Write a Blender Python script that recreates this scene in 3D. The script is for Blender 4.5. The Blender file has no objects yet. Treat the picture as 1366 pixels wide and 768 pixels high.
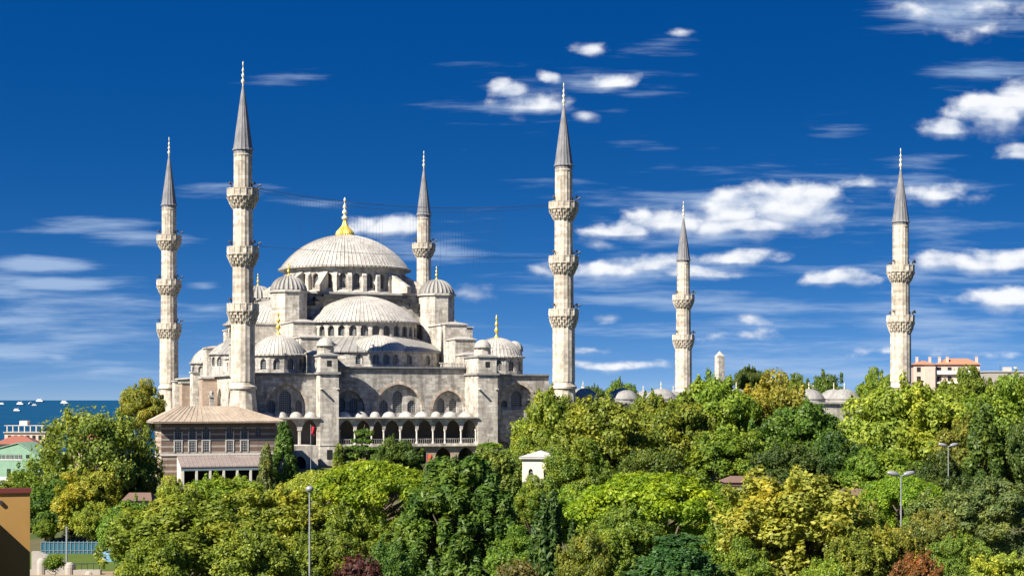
import bpy, bmesh, math, random
import numpy as np
from mathutils import Vector, Matrix
from mathutils.geometry import tessellate_polygon

sc = bpy.context.scene
col = sc.collection
R = math.radians
PI = math.pi

# ------------------------------------------------------------------ camera
CAMZ = 11.2            # metres above the mosque floor
FPX, HZ = 2200.0, 533.0   # focal length and horizon row measured on the 1366 px photograph
cam = bpy.data.cameras.new('camera')
cam.sensor_width = 36.0
cam.lens = FPX / 1366 * 36.0
cam.shift_y = (HZ - 384) / 1366
cam.clip_start = 1.0
cam.clip_end = 400000.0
camo = bpy.data.objects.new('camera', cam)
camo.location = (0, 0, CAMZ)
camo.rotation_euler = (R(90), 0, 0)
col.objects.link(camo)
sc.camera = camo

# ------------------------------------------------------------------ sun and exposure
ROT = R(20)            # the mosque is turned 20 degrees to the picture plane
UX, UY = math.cos(ROT), math.sin(ROT)
s_u, s_v, s_z = -0.90, -0.43, 0.86
tosun = Vector((s_u * UX - s_v * UY, s_u * UY + s_v * UX, s_z)).normalized()
sun = bpy.data.lights.new('sun', 'SUN')
sun.energy = 5.0
sun.angle = R(0.5)
sun.color = (1.0, 0.93, 0.82)
suno = bpy.data.objects.new('sun', sun)
suno.rotation_euler = tosun.to_track_quat('Z', 'Y').to_euler()
suno.location = (-200, -200, 300)
col.objects.link(suno)
sc.view_settings.view_transform = 'Standard'
sc.view_settings.look = 'None'
sc.view_settings.gamma = 1.0
sc.view_settings.exposure = 1.12

# ------------------------------------------------------------------ sky
world = bpy.data.worlds.new('World')
sc.world = world
world.use_nodes = True
SKY_STRENGTH = 0.056


class NT:
    """tiny helper for building node trees"""
    def __init__(s, tree): s.t = tree; s.n = tree.nodes; s.l = tree.links
    def new(s, typ, **kw):
        n = s.n.new(typ)
        for k, v in kw.items():
            if k == 'inp':
                for i, val in v.items():
                    if isinstance(val, bpy.types.NodeSocket): s.l.new(val, n.inputs[i])
                    else: n.inputs[i].default_value = val
            else: setattr(n, k, v)
        return n
    def math(s, op, a, b=0.0, c=None, clamp=False):
        n = s.new('ShaderNodeMath', operation=op, use_clamp=clamp)
        for i, v in enumerate((a, b, c)):
            if v is None: continue
            if isinstance(v, bpy.types.NodeSocket): s.l.new(v, n.inputs[i])
            else: n.inputs[i].default_value = v
        return n.outputs[0]
    def vmath(s, op, a, b):
        n = s.new('ShaderNodeVectorMath', operation=op)
        for i, v in enumerate((a, b)):
            if isinstance(v, bpy.types.NodeSocket): s.l.new(v, n.inputs[i])
            else: n.inputs[i].default_value = v
        return n
    def mix(s, fac, a, b, blend='MIX'):
        n = s.new('ShaderNodeMix', data_type='RGBA', blend_type=blend)
        for i, v in ((0, fac), (6, a), (7, b)):
            if isinstance(v, bpy.types.NodeSocket): s.l.new(v, n.inputs[i])
            elif i == 0: n.inputs[0].default_value = v
            else: n.inputs[i].default_value = (*v, 1) if len(v) == 3 else v
        return n.outputs[2]
    def ramp(s, fac, stops, interp='LINEAR'):
        n = s.new('ShaderNodeValToRGB')
        n.color_ramp.interpolation = interp
        el = n.color_ramp.elements
        while len(el) < len(stops): el.new(0.5)
        for e, (p, c) in zip(el, stops):
            e.position = p
            e.color = (c, c, c, 1) if isinstance(c, (int, float)) else (*c, 1)
        s.l.new(fac, n.inputs[0])
        return n.outputs[0]


def build_world():
    t = NT(world.node_tree)
    t.n.clear()
    out = t.new('ShaderNodeOutputWorld')
    bg = t.new('ShaderNodeBackground')
    t.l.new(bg.outputs[0], out.inputs[0])
    tc = t.new('ShaderNodeTexCoord')
    d = tc.outputs['Generated']
    sep = t.new('ShaderNodeSeparateXYZ', inp={0: d})
    dx, dy, dz = sep.outputs
    # clear, polarised-looking air: the sky deepens quickly above the horizon
    zs = t.math('MULTIPLY_ADD', dz, 3.3, 0.11)
    sv = t.new('ShaderNodeCombineXYZ', inp={0: dx, 1: dy, 2: zs})
    nv = t.vmath('NORMALIZE', sv.outputs[0], (0, 0, 0))
    sky = t.new('ShaderNodeTexSky', sky_type='NISHITA', sun_disc=False)
    sky.sun_elevation = math.asin(tosun.z)
    sky.sun_rotation = math.atan2(tosun.x, tosun.y)
    sky.altitude = 50
    sky.air_density = 1.0
    sky.dust_density = 0.3
    sky.ozone_density = 2.5
    t.l.new(nv.outputs[0], sky.inputs[0])
    hs = t.new('ShaderNodeHueSaturation', inp={0: 0.5, 1: 1.42, 2: 1.0, 3: 1.0, 4: sky.outputs[0]})
    low = t.math('MULTIPLY_ADD', dz, -4.2, 1.0, clamp=True)
    tint = t.mix(low, (0.27, 0.74, 1.04), (1.0, 0.82, 0.90))
    skyc = t.mix(1.0, hs.outputs[0], tint, 'MULTIPLY')
    # ---- clouds, placed by direction (they stay at infinity)
    ysafe = t.math('MAXIMUM', dy, 0.02)
    gx = t.math('DIVIDE', dx, ysafe)
    gz = t.math('DIVIDE', dz, ysafe)
    p = t.new('ShaderNodeCombineXYZ', inp={0: gx, 1: gz, 2: 0.0}).outputs[0]
    n_ws = t.new('ShaderNodeTexNoise', noise_dimensions='2D', inp={'Vector': t.vmath('MULTIPLY', p, (13, 18, 1)).outputs[0], 'Scale': 1.0, 'Detail': 3.0})
    warp = t.vmath('SUBTRACT', n_ws.outputs['Color'], (0.5, 0.5, 0.5)).outputs[0]
    pw = t.vmath('ADD', p, t.vmath('MULTIPLY', warp, (0.014, 0.008, 0.0)).outputs[0]).outputs[0]
    pl = t.vmath('ADD', p, t.vmath('MULTIPLY', warp, (0.02, 0.0035, 0.0)).outputs[0]).outputs[0]
    fine = t.new('ShaderNodeTexNoise', noise_dimensions='2D', inp={'Vector': t.vmath('MULTIPLY', pw, (42, 74, 1)).outputs[0], 'Scale': 1.0, 'Detail': 7.0, 'Roughness': 0.50}).outputs['Fac']
    streak = t.new('ShaderNodeTexNoise', noise_dimensions='2D', inp={'Vector': t.vmath('MULTIPLY', pl, (9, 95, 1)).outputs[0], 'Scale': 1.0, 'Detail': 7.0, 'Roughness': 0.6}).outputs['Fac']

    def field(lst, vec):
        acc = None
        for (cx, cy, rx, ry, k) in lst:
            c = ((cx - 683) / FPX, (HZ - cy) / FPX, 0)
            q = t.vmath('SUBTRACT', vec, c).outputs[0]
            q = t.vmath('MULTIPLY', q, (FPX / rx, FPX / ry, 0)).outputs[0]
            ln = t.vmath('LENGTH', q, (0, 0, 0)).outputs['Value']
            v = t.math('MULTIPLY_ADD', ln, -k, k)
            acc = v if acc is None else t.math('MAXIMUM', acc, v)
        return acc
    cumulus = [(1325, 152, 80, 38, 1.2), (1268, 172, 56, 18, 1.05), (1372, 138, 62, 44, 1.2), (1362, 208, 42, 16, .85), (1280, 16, 90, 26, .5),
               (1320, 40, 60, 20, .45), (1058, 276, 92, 42, 1.25), (975, 284, 75, 36, 1.0), (900, 296, 95, 27, 1.0), (835, 304, 75, 18, .95), (1000, 300, 150, 25, 1.0),
               (792, 325, 40, 12, .75), (800, 360, 92, 22, .9), (868, 356, 60, 20, .8), (985, 346, 70, 19, .95), (920, 366, 110, 13, .8),
               (1126, 374, 62, 17, 1.0), (1325, 350, 125, 22, 1.05), (1350, 397, 92, 26, 1.1), (1258, 258, 74, 18, .9), (1148, 243, 34, 13, .75),
               (708, 136, 58, 22, .9), (680, 120, 36, 16, .82), (790, 66, 30, 12, .75), (730, 105, 18, 10, .72), (806, 108, 54, 15, .9),
               (776, 154, 20, 9, .8), (512, 302, 58, 24, 1.15), (496, 296, 38, 20, 1.0), (626, 394, 36, 19, .8), (1000, 426, 34, 10, .75), (1002, 450, 70, 10, .6),
               (792, 465, 42, 9, .52), (815, 486, 70, 9, .42), (818, 422, 30, 7, .55), (716, 470, 28, 8, .5), (1280, 470, 80, 9, .42), (1180, 470, 45, 8, .42), (906, 42, 22, 8, .5)]
    wisps = [(1285, 18, 120, 40, .8), (690, 132, 80, 26, .5), (800, 110, 70, 20, .45), (1000, 285, 200, 50, .45), (850, 362, 180, 28, .45), (1310, 375, 130, 50, .4), (680, 470, 60, 14, .45), (1080, 470, 300, 34, .5), (1290, 480, 130, 22, .45), (110, 500, 160, 20, .4), (42, 353, 85, 13, 1.15), (72, 379, 105, 14, 1.2), (20, 385, 120, 30, .7), (60, 420, 170, 52, .62), (20, 470, 120, 34, .5), (150, 300, 75, 10, .6),
             (180, 318, 60, 14, .65), (76, 477, 26, 7, .9), (400, 104, 62, 10, .6), (270, 382, 26, 7, .7), (276, 412, 40, 9, .55), (250, 440, 150, 25, .35), (285, 250, 50, 9, .45),
             (1090, 412, 260, 16, .62), (950, 400, 170, 14, .5), (960, 318, 120, 22, .55), (1240, 306, 80, 12, .6), (1225, 374, 60, 16, .55), (1230, 432, 120, 18, .55), (985, 476, 210, 20, .55),
             (1000, 440, 120, 26, .55), (760, 480, 150, 18, .4), (870, 440, 140, 16, .45), (1320, 92, 75, 24, .5), (1215, 225, 40, 18, .4), (580, 335, 70, 16, .5), (880, 60, 40, 10, .4), (830, 150, 40, 9, .4), (1120, 178, 30, 10, .4), (430, 270, 40, 7, .35), (1180, 500, 260, 22, .4)]
    fc = field(cumulus, pw)
    fw = field(wisps, pl)
    a = t.math('MULTIPLY_ADD', fine, 2.1, -1.05)
    a = t.math('ADD', a, t.math('MULTIPLY', fc, 1.4))
    big = [c for c in cumulus if c[2] > 40]
    under = t.math('SUBTRACT', field(big, t.vmath('ADD', pw, (0, 0.0045, 0)).outputs[0]), field(big, pw))
    under = t.new('ShaderNodeMapRange', interpolation_type='SMOOTHSTEP', inp={0: under, 1: -0.12, 2: 0.34, 3: 0.0, 4: 1.0}).outputs[0]
    mr = t.new('ShaderNodeMapRange', interpolation_type='SMOOTHSTEP', inp={0: a, 1: 0.06, 2: t.math('MULTIPLY_ADD', under, 0.75, 0.92), 3: 0.0, 4: 1.0})
    dens = mr.outputs[0]
    b = t.math('MULTIPLY_ADD', streak, 2.4, -1.2)
    b = t.math('ADD', b, t.math('MULTIPLY', fw, 0.9))
    mr2 = t.new('ShaderNodeMapRange', interpolation_type='SMOOTHSTEP', inp={0: b, 1: -0.12, 2: 1.0, 3: 0.0, 4: 0.74})
    dw = mr2.outputs[0]
    # sun side of each billow brighter: compare the field with itself a little towards the sun
    up = t.vmath('ADD', pw, (-0.0045, 0.0060, 0)).outputs[0]
    med = lambda v: t.new('ShaderNodeTexNoise', noise_dimensions='2D', inp={'Vector': t.vmath('MULTIPLY', v, (42, 74, 1)).outputs[0], 'Scale': 1.0, 'Detail': 4.0, 'Roughness': 0.5}).outputs['Fac']
    grad = t.math('SUBTRACT', med(pw), med(up))
    thick = t.new('ShaderNodeMapRange', interpolation_type='SMOOTHSTEP', inp={0: a, 1: 0.35, 2: 1.5, 3: 0.25, 4: 1.0}).outputs[0]
    lit = t.math('MULTIPLY_ADD', grad, 1.25, t.math('MULTIPLY_ADD', thick, 0.70, 0.28), clamp=True)
    lit = t.math('MULTIPLY', lit, t.math('MULTIPLY_ADD', under, -0.62, 1.0))
    CW = 8.8
    white = t.mix(lit, (0.40 * CW, 0.50 * CW, 0.68 * CW), (0.97 * CW, 0.98 * CW, 1.0 * CW))
    wispc = (0.42 * CW, 0.56 * CW, 0.78 * CW)
    # only in front of the town (towards +Y) and above the horizon
    mask = t.math('MULTIPLY', t.math('GREATER_THAN', dy, 0.05), t.math('GREATER_THAN', dz, 0.0))
    c1 = t.mix(t.math('MULTIPLY', dw, mask), skyc, wispc)
    c2 = t.mix(t.math('MULTIPLY', dens, t.math('MULTIPLY', mask, 0.92)), c1, white)
    t.l.new(c2, bg.inputs[0])
    bg.inputs[1].default_value = SKY_STRENGTH


build_world()

# ------------------------------------------------------------------ materials
MATS = {}


def mat(name, rough=0.8, spec=0.3, metal=0.0):
    m = bpy.data.materials.new(name)
    m.use_nodes = True
    t = NT(m.node_tree)
    b = m.node_tree.nodes['Principled BSDF']
    b.inputs['Roughness'].default_value = rough
    b.inputs['Specular IOR Level'].default_value = spec
    b.inputs['Metallic'].default_value = metal
    MATS[name] = m
    return m, t, b


def noise(t, vec, scale, detail=4.0, rough=0.55):
    return t.new('ShaderNodeTexNoise', inp={'Vector': vec, 'Scale': scale, 'Detail': detail, 'Roughness': rough}).outputs['Fac']


def stone(name, c_lo, c_hi, block=(1.15, 0.52), stain=0.45, courses=None, mortar=0.55, contrast=1.0):
    m, t, b = mat(name, 0.9, 0.15)
    tc = t.new('ShaderNodeTexCoord').outputs['Object']
    s = t.new('ShaderNodeSeparateXYZ', inp={0: tc})
    x, y, z = s.outputs
    uv = t.new('ShaderNodeCombineXYZ', inp={0: t.math('ADD', x, t.math('MULTIPLY', y, 1.013)), 1: z, 2: 0.0}).outputs[0]
    br = t.new('ShaderNodeTexBrick', offset=0.5, inp={'Vector': uv, 'Scale': 1.0, 'Mortar Size': 0.035, 'Mortar Smooth': 0.3, 'Bias': 0.0,
               'Brick Width': block[0], 'Row Height': block[1], 'Color1': (0, 0, 0, 1), 'Color2': (1, 1, 1, 1), 'Mortar': (0.5, 0.5, 0.5, 1)})
    bc = t.new('ShaderNodeSeparateColor', inp={0: br.outputs['Color']}).outputs[0]
    n1 = noise(t, tc, 0.22, 6.0, 0.6)
    n2 = noise(t, tc, 1.3, 6.0, 0.7)
    v = t.math('MULTIPLY_ADD', bc, 0.50 * contrast, t.math('MULTIPLY_ADD', n1, 1.3, t.math('MULTIPLY_ADD', n2, 1.5, -1.15)))
    c = t.mix(t.math('MULTIPLY_ADD', v, 0.9, 0.0, clamp=True), c_lo, c_hi)
    if courses:      # alternating courses of brick and stone
        f = t.math('FRACT', t.math('DIVIDE', z, courses[0]))
        g = t.math('LESS_THAN', f, courses[1])
        c = t.mix(g, c, courses[2])
    # vertical run-off stains and soot
    sv = t.vmath('MULTIPLY', tc, (0.75, 0.75, 0.11)).outputs[0]
    st = t.ramp(noise(t, sv, 1.0, 6.0, 0.65), [(0.47, 0.0), (0.64, 1.0)])
    c = t.mix(t.math('MULTIPLY', st, stain), c, (0.085, 0.075, 0.062))
    c = t.mix(t.math('MULTIPLY', br.outputs['Fac'], mortar), c, (0.12, 0.105, 0.085))
    t.l.new(c, b.inputs['Base Color'])
    bp = t.new('ShaderNodeBump', inp={'Strength': 0.4, 'Distance': 0.06, 'Height': n2})
    t.l.new(bp.outputs[0], b.inputs['Normal'])
    return m


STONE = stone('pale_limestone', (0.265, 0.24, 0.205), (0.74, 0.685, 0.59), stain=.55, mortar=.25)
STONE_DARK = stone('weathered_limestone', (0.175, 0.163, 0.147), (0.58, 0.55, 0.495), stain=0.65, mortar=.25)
STONE_SHAFT = stone('minaret_limestone', (0.30, 0.255, 0.20), (0.78, 0.70, 0.57), block=(0.9, 0.62), stain=0.42, contrast=1.1, mortar=.22)
STONE_PINK = stone('rosy_limestone', (0.30, 0.22, 0.165), (0.50, 0.385, 0.30), stain=0.3, mortar=.25)
BAND_WALL = stone('brick_and_stone_courses', (0.13, 0.085, 0.07), (0.23, 0.155, 0.13), block=(0.5, 0.16), stain=0.4, courses=(0.95, 0.32, (0.40, 0.355, 0.30)))  # courses darkened: the pavilion front's shade is put into their colour
BAND_WALL2 = stone('banded_pink_stone', (0.36, 0.24, 0.18), (0.55, 0.40, 0.31), block=(0.7, 0.3), stain=0.3, courses=(1.0, 0.4, (0.58, 0.51, 0.42)))


def lead(name, lo, hi, streak=0.5):
    m, t, b = mat(name, 0.62, 0.35, 0.0)
    tc = t.new('ShaderNodeTexCoord').outputs['Object']
    n1 = noise(t, tc, 0.5, 6.0, 0.62)
    n2 = noise(t, t.vmath('MULTIPLY', tc, (2.4, 2.4, 0.5)).outputs[0], 1.0, 5.0, 0.6)
    v = t.math('ADD', t.math('MULTIPLY', n1, 0.55), t.math('MULTIPLY', n2, 0.55))
    v = t.new('ShaderNodeMapRange', inp={0: v, 1: 0.36, 2: 0.74, 3: 0.0, 4: 1.0}).outputs[0]
    c = t.mix(v, lo, hi)
    t.l.new(c, b.inputs['Base Color'])
    bp = t.new('ShaderNodeBump', inp={'Strength': 0.25, 'Distance': 0.08, 'Height': n2})
    t.l.new(bp.outputs[0], b.inputs['Normal'])
    return m


LEAD = lead('weathered_lead', (0.23, 0.218, 0.195), (0.55, 0.515, 0.455))
LEAD_MID = lead('grey_lead', (0.17, 0.165, 0.155), (0.34, 0.325, 0.30))
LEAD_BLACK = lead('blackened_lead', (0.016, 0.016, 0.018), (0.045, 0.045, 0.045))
LEAD_DARK = lead('dark_lead', (0.10, 0.10, 0.105), (0.25, 0.25, 0.25))
LEAD_SPIRE = lead('spire_lead', (0.10, 0.10, 0.11), (0.24, 0.235, 0.235))
LEAD_SEAM = lead('lead_seam', (0.10, 0.095, 0.085), (0.20, 0.185, 0.165))
RIBBED = [LEAD, LEAD_SEAM]
ROOF_TAN = lead('sunbleached_lead_roof', (0.26, 0.205, 0.15), (0.44, 0.36, 0.275))
ROOF_PURPLE = lead('lean_to_lead', (0.17, 0.14, 0.13), (0.28, 0.23, 0.21))


def simple(name, c, rough=0.7, spec=0.3, metal=0.0, var=0.25, scale=1.5):
    m, t, b = mat(name, rough, spec, metal)
    tc = t.new('ShaderNodeTexCoord').outputs['Object']
    n = noise(t, tc, scale, 5.0, 0.6)
    k = t.math('MULTIPLY_ADD', n, 2 * var, 1 - var)
    cc = t.mix(1.0, (*c, 1), t.new('ShaderNodeCombineColor', inp={0: k, 1: k, 2: k}).outputs[0], 'MULTIPLY')
    t.l.new(cc, b.inputs['Base Color'])
    return m


def glass_mat():
    m, t, b = mat('leaded_window_glass', 0.25, 0.5)
    tc = t.new('ShaderNodeTexCoord').outputs['Object']
    s = t.new('ShaderNodeSeparateXYZ', inp={0: tc})
    h = t.math('FRACT', t.math('MULTIPLY', t.math('ADD', s.outputs[0], s.outputs[1]), 2.6))
    w = t.math('FRACT', t.math('MULTIPLY', s.outputs[2], 2.6))
    g = t.math('MAXIMUM', t.math('LESS_THAN', h, 0.22), t.math('LESS_THAN', w, 0.22))
    c = t.mix(g, (0.035, 0.045, 0.06), (0.24, 0.23, 0.205))
    t.l.new(c, b.inputs['Base Color'])
    t.l.new(t.math('MULTIPLY_ADD', g, 0.5, 0.3), b.inputs['Roughness'])
    return m


GLASS = glass_mat()
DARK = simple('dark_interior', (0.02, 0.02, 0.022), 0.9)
GOLD = simple('gilded_copper', (0.80, 0.55, 0.10), 0.38, 0.5, 0.55, 0.12)
IRON = simple('dark_iron', (0.035, 0.035, 0.04), 0.5)
STEEL = simple('galvanised_steel', (0.30, 0.31, 0.32), 0.45, 0.5, 0.3)
WHITE = simple('white_paint', (0.78, 0.77, 0.74), 0.6)
CREAM = simple('cream_plaster', (0.66, 0.58, 0.46), 0.85, var=0.15)
PINK = simple('pale_pink_plaster', (0.52, 0.40, 0.33), 0.85)
GREEN_PL = simple('mint_green_plaster', (0.20, 0.33, 0.23), 0.85, var=0.3, scale=.6)
RED_TILE = simple('red_roof_tile', (0.27, 0.10, 0.07), 0.85, scale=4)
TERRA = simple('orange_roof_tile', (0.40, 0.17, 0.10), 0.85, scale=4)
OCHRE = simple('ochre_plaster', (0.33, 0.19, 0.055), 0.9, var=0.2, scale=0.8)
COPING = simple('dark_red_coping', (0.12, 0.025, 0.02), 0.7)
GREYROOF = simple('grey_sheet_roof', (0.42, 0.40, 0.37), 0.7)
BLUEP = simple('blue_painted_panel', (0.025, 0.11, 0.16), 0.6)
BLUEW = simple('pale_blue_panel', (0.20, 0.38, 0.60), 0.6)
REDCLOTH = simple('red_cloth', (0.55, 0.03, 0.04), 0.8)
ORANGECLOTH = simple('orange_red_cloth', (0.62, 0.10, 0.05), 0.8)
BARK = simple('bark', (0.11, 0.085, 0.06), 0.95, scale=6)
HULL = simple('dark_hull_paint', (0.05, 0.06, 0.09), 0.5)
BROWNROOF = simple('brown_tile_roof', (0.16, 0.10, 0.075), 0.85, scale=4)
CONCRETE = simple('pale_concrete', (0.33, 0.30, 0.26), 0.9, scale=2)


def foliage_mat(name, trans=0.35):
    m = bpy.data.materials.new(name)
    m.use_nodes = True
    t = NT(m.node_tree)
    t.n.clear()
    out = t.new('ShaderNodeOutputMaterial')
    oi = t.new('ShaderNodeObjectInfo')
    geo = t.new('ShaderNodeNewGeometry')
    rnd = geo.outputs['Random Per Island']
    tc = t.new('ShaderNodeTexCoord').outputs['Object']
    off = t.vmath('ADD', tc, t.vmath('SCALE', (1, 1, 1), (0, 0, 0)).outputs[0]).outputs[0]
    off = t.vmath('ADD', off, t.new('ShaderNodeCombineXYZ', inp={0: t.math('MULTIPLY', oi.outputs['Random'], 60.0), 1: 0.0, 2: 0.0}).outputs[0]).outputs[0]
    n = noise(t, off, 0.55, 3.0, 0.6)
    n3 = t.ramp(noise(t, off, 0.27, 4.0, 0.65), [(0.46, 0.0), (0.66, 1.0)])
    val = t.math('MULTIPLY', t.math('MULTIPLY_ADD', rnd, 0.95, 0.55), t.math('MULTIPLY_ADD', n, 1.3, 0.35))
    hue = t.math('MULTIPLY_ADD', n, -0.07, t.math('MULTIPLY_ADD', rnd, -0.025, 0.5475))
    hs = t.new('ShaderNodeHueSaturation', inp={0: hue, 1: 1.0, 2: val, 3: 1.0, 4: t.mix(n3, oi.outputs['Color'], t.mix(1.0, oi.outputs['Color'], (1.28, 1.08, 0.75), 'MULTIPLY'))})
    c = hs.outputs[0]
    d = t.new('ShaderNodeBsdfDiffuse', inp={0: c})
    tr = t.new('ShaderNodeBsdfTranslucent', inp={0: t.mix(1.0, c, (1.25, 1.3, 0.55), 'MULTIPLY')})
    mx = t.new('ShaderNodeMixShader', inp={0: trans, 1: d.outputs[0], 2: tr.outputs[0]})
    gl = t.new('ShaderNodeBsdfGlossy', inp={0: (1, 1, 1, 1), 1: 0.45})
    mx2 = t.new('ShaderNodeMixShader', inp={0: 0.012, 1: mx.outputs[0], 2: gl.outputs[0]})
    t.l.new(mx2.outputs[0], out.inputs[0])
    return m


LEAF = foliage_mat('leaves', 0.46)


def ground_mat():
    m, t, b = mat('park_ground', 0.95, 0.1)
    tc = t.new('ShaderNodeTexCoord').outputs['Object']
    n = noise(t, tc, 0.06, 6.0, 0.6)
    n2 = noise(t, tc, 1.5, 5.0, 0.65)
    c = t.mix(t.ramp(n, [(0.42, 0.0), (0.58, 1.0)]), (0.06, 0.10, 0.025), (0.17, 0.13, 0.085))
    c = t.mix(t.math('MULTIPLY', n2, 0.6), c, (0.05, 0.055, 0.025))
    t.l.new(c, b.inputs['Base Color'])
    return m


def sea_mat():
    m, t, b = mat('sea_water', 0.5, 0.12)
    tc = t.new('ShaderNodeTexCoord').outputs['Object']
    n = noise(t, t.vmath('MULTIPLY', tc, (0.0012, 0.004, 1)).outputs[0], 1.0, 7.0, 0.65)
    c = t.mix(n, (0.003, 0.030, 0.085), (0.008, 0.085, 0.165))
    t.l.new(c, b.inputs['Base Color'])
    bp = t.new('ShaderNodeBump', inp={'Strength': 0.6, 'Distance': 1.0, 'Height': noise(t, t.vmath('MULTIPLY', tc, (0.05, 0.09, 1)).outputs[0], 1.0, 4.0)})
    t.l.new(bp.outputs[0], b.inputs['Normal'])
    return m


# ------------------------------------------------------------------ mesh helpers
class MB:
    """collects shapes and links them as ONE mesh object"""
    def __init__(s): s.v = []; s.f = []; s.mi = []
    def add(s, verts, faces, mi=0):
        o = len(s.v)
        s.v += [tuple(v) for v in verts]
        s.f += [tuple(i + o for i in f) for f in faces]
        s.mi += [mi] * len(faces)
    def box(s, x0, x1, y0, y1, z0, z1, mi=0):
        s.add([(x0, y0, z0), (x1, y0, z0), (x1, y1, z0), (x0, y1, z0), (x0, y0, z1), (x1, y0, z1), (x1, y1, z1), (x0, y1, z1)],
              [(3, 2, 1, 0), (4, 5, 6, 7), (0, 1, 5, 4), (1, 2, 6, 5), (2, 3, 7, 6), (3, 0, 4, 7)], mi)
        return s
    def obox(s, c, ang, l0, l1, w, z0, z1, z1b=None, mi=0):
        """box along direction ang from distance l0 to l1, width w, top sloping z1 -> z1b"""
        ca, sa = math.cos(ang), math.sin(ang)
        if z1b is None: z1b = z1
        pt = lambda l, k, z: (c[0] + l * ca - k * sa, c[1] + l * sa + k * ca, z)
        h = w / 2
        s.add([pt(l0, -h, z0), pt(l1, -h, z0), pt(l1, h, z0), pt(l0, h, z0), pt(l0, -h, z1), pt(l1, -h, z1b), pt(l1, h, z1b), pt(l0, h, z1)],
              [(3, 2, 1, 0), (4, 5, 6, 7), (0, 1, 5, 4), (1, 2, 6, 5), (2, 3, 7, 6), (3, 0, 4, 7)], mi)
        return s
    def lathe(s, c, prof, n=32, a0=0.0, a1=2 * PI, rib=None, cap=True, mi=0, seam=0):
        """profile [(radius, z)] turned round c; rib=(every, amount) raises every k-th meridian"""
        full = abs(a1 - a0 - 2 * PI) < 1e-6
        m = n if full else n + 1
        vs = []
        for (r, z) in prof:
            for i in range(m):
                a = a0 + (a1 - a0) * i / n
                rr = r
                if rib and i % rib[0] == 0: rr = r + rib[1] * min(1.0, r / 1.5)
                vs.append((c[0] + rr * math.cos(a), c[1] + rr * math.sin(a), z))
        fs = []; ms = []
        for j in range(len(prof) - 1):
            for i in range(n):
                k = (i + 1) % m
                fs.append((j * m + i, j * m + k, (j + 1) * m + k, (j + 1) * m + i))
                ms.append(1 if seam and i % seam == 0 and prof[j][0] > .25 else mi)
        if cap and full:
            if prof[0][0] > 1e-3: fs.append(tuple(reversed(range(m))))
            if prof[-1][0] > 1e-3: fs.append(tuple((len(prof) - 1) * m + i for i in range(m)))
        s.add(vs, fs, mi)
        s.mi[len(s.mi) - len(fs):len(s.mi) - len(fs) + len(ms)] = ms
        return s
    def tube(s, a, b, r0, r1=None, n=6, mi=0):
        a = Vector(a); b = Vector(b)
        if r1 is None: r1 = r0
        d = (b - a)
        if d.length < 1e-6: return s
        q = d.to_track_quat('Z', 'Y')
        vs = []
        for p, r in ((a, r0), (b, r1)):
            for i in range(n):
                t = 2 * PI * i / n
                vs.append(p + q @ Vector((r * math.cos(t), r * math.sin(t), 0)))
        fs = [(i, (i + 1) % n, n + (i + 1) % n, n + i) for i in range(n)]
        fs += [tuple(reversed(range(n))), tuple(range(n, 2 * n))]
        s.add(vs, fs, mi)
        return s
    def poly_prism(s, pts, z0, z1, mi=0):
        n = len(pts)
        s.add([(x, y, z0) for x, y in pts] + [(x, y, z1) for x, y in pts],
              [tuple(reversed(range(n))), tuple(range(n, 2 * n))] + [(i, (i + 1) % n, n + (i + 1) % n, n + i) for i in range(n)], mi)
        return s
    def hip(s, x0, x1, y0, y1, z0, z1, rx0, rx1, ry0, ry1, mi=0):
        """hipped / pyramid roof"""
        s.add([(x0, y0, z0), (x1, y0, z0), (x1, y1, z0), (x0, y1, z0), (rx0, ry0, z1), (rx1, ry0, z1), (rx1, ry1, z1), (rx0, ry1, z1)],
              [(3, 2, 1, 0), (4, 5, 6, 7), (0, 1, 5, 4), (1, 2, 6, 5), (2, 3, 7, 6), (3, 0, 4, 7)], mi)
        return s
    def build(s, name, material, parent=None, off=(0, 0, 0), smooth=None):
        me = bpy.data.meshes.new(name)
        me.from_pydata([(x - off[0], y - off[1], z - off[2]) for x, y, z in s.v], [], s.f)
        for mm in (material if isinstance(material, (list, tuple)) else [material]): me.materials.append(mm)
        if any(s.mi): me.polygons.foreach_set('material_index', s.mi)
        bm = bmesh.new(); bm.from_mesh(me)
        bmesh.ops.remove_doubles(bm, verts=bm.verts, dist=1e-4)
        bmesh.ops.dissolve_degenerate(bm, edges=bm.edges, dist=1e-5)
        bm.to_mesh(me); bm.free()
        if smooth is not None:
            me.polygons.foreach_set('use_smooth', [True] * len(me.polygons))
            me.set_sharp_from_angle(angle=R(smooth))
        o = bpy.data.objects.new(name, me)
        col.objects.link(o)
        if parent: o.parent = parent
        return o


def capprof(r, h, z0, n=12, tip=0.0):
    """spherical cap of base radius r and height h"""
    Rr = (r * r + h * h) / (2 * h)
    a_max = math.asin(min(1, r / Rr)) if h <= r else PI - math.asin(r / Rr)
    return [(max(1e-4, Rr * math.sin(a_max * (1 - i / n))), z0 + h - Rr + Rr * math.cos(a_max * (1 - i / n))) for i in range(n + 1)]


def arch_pts(c, hw, sill, spring, rise, n=7):
    """pointed arch outline, counter-clockwise from lower left"""
    rise = max(rise, hw)
    Rr = (hw * hw + rise * rise) / (2 * hw)
    am = math.asin(min(1, rise / Rr))
    right = [(c + hw - Rr + Rr * math.cos(am * i / n), spring + Rr * math.sin(am * i / n)) for i in range(n + 1)]
    left = [(2 * c - x, z) for x, z in reversed(right[:-1])]
    return [(c - hw, sill), (c + hw, sill)] + right + left


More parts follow.
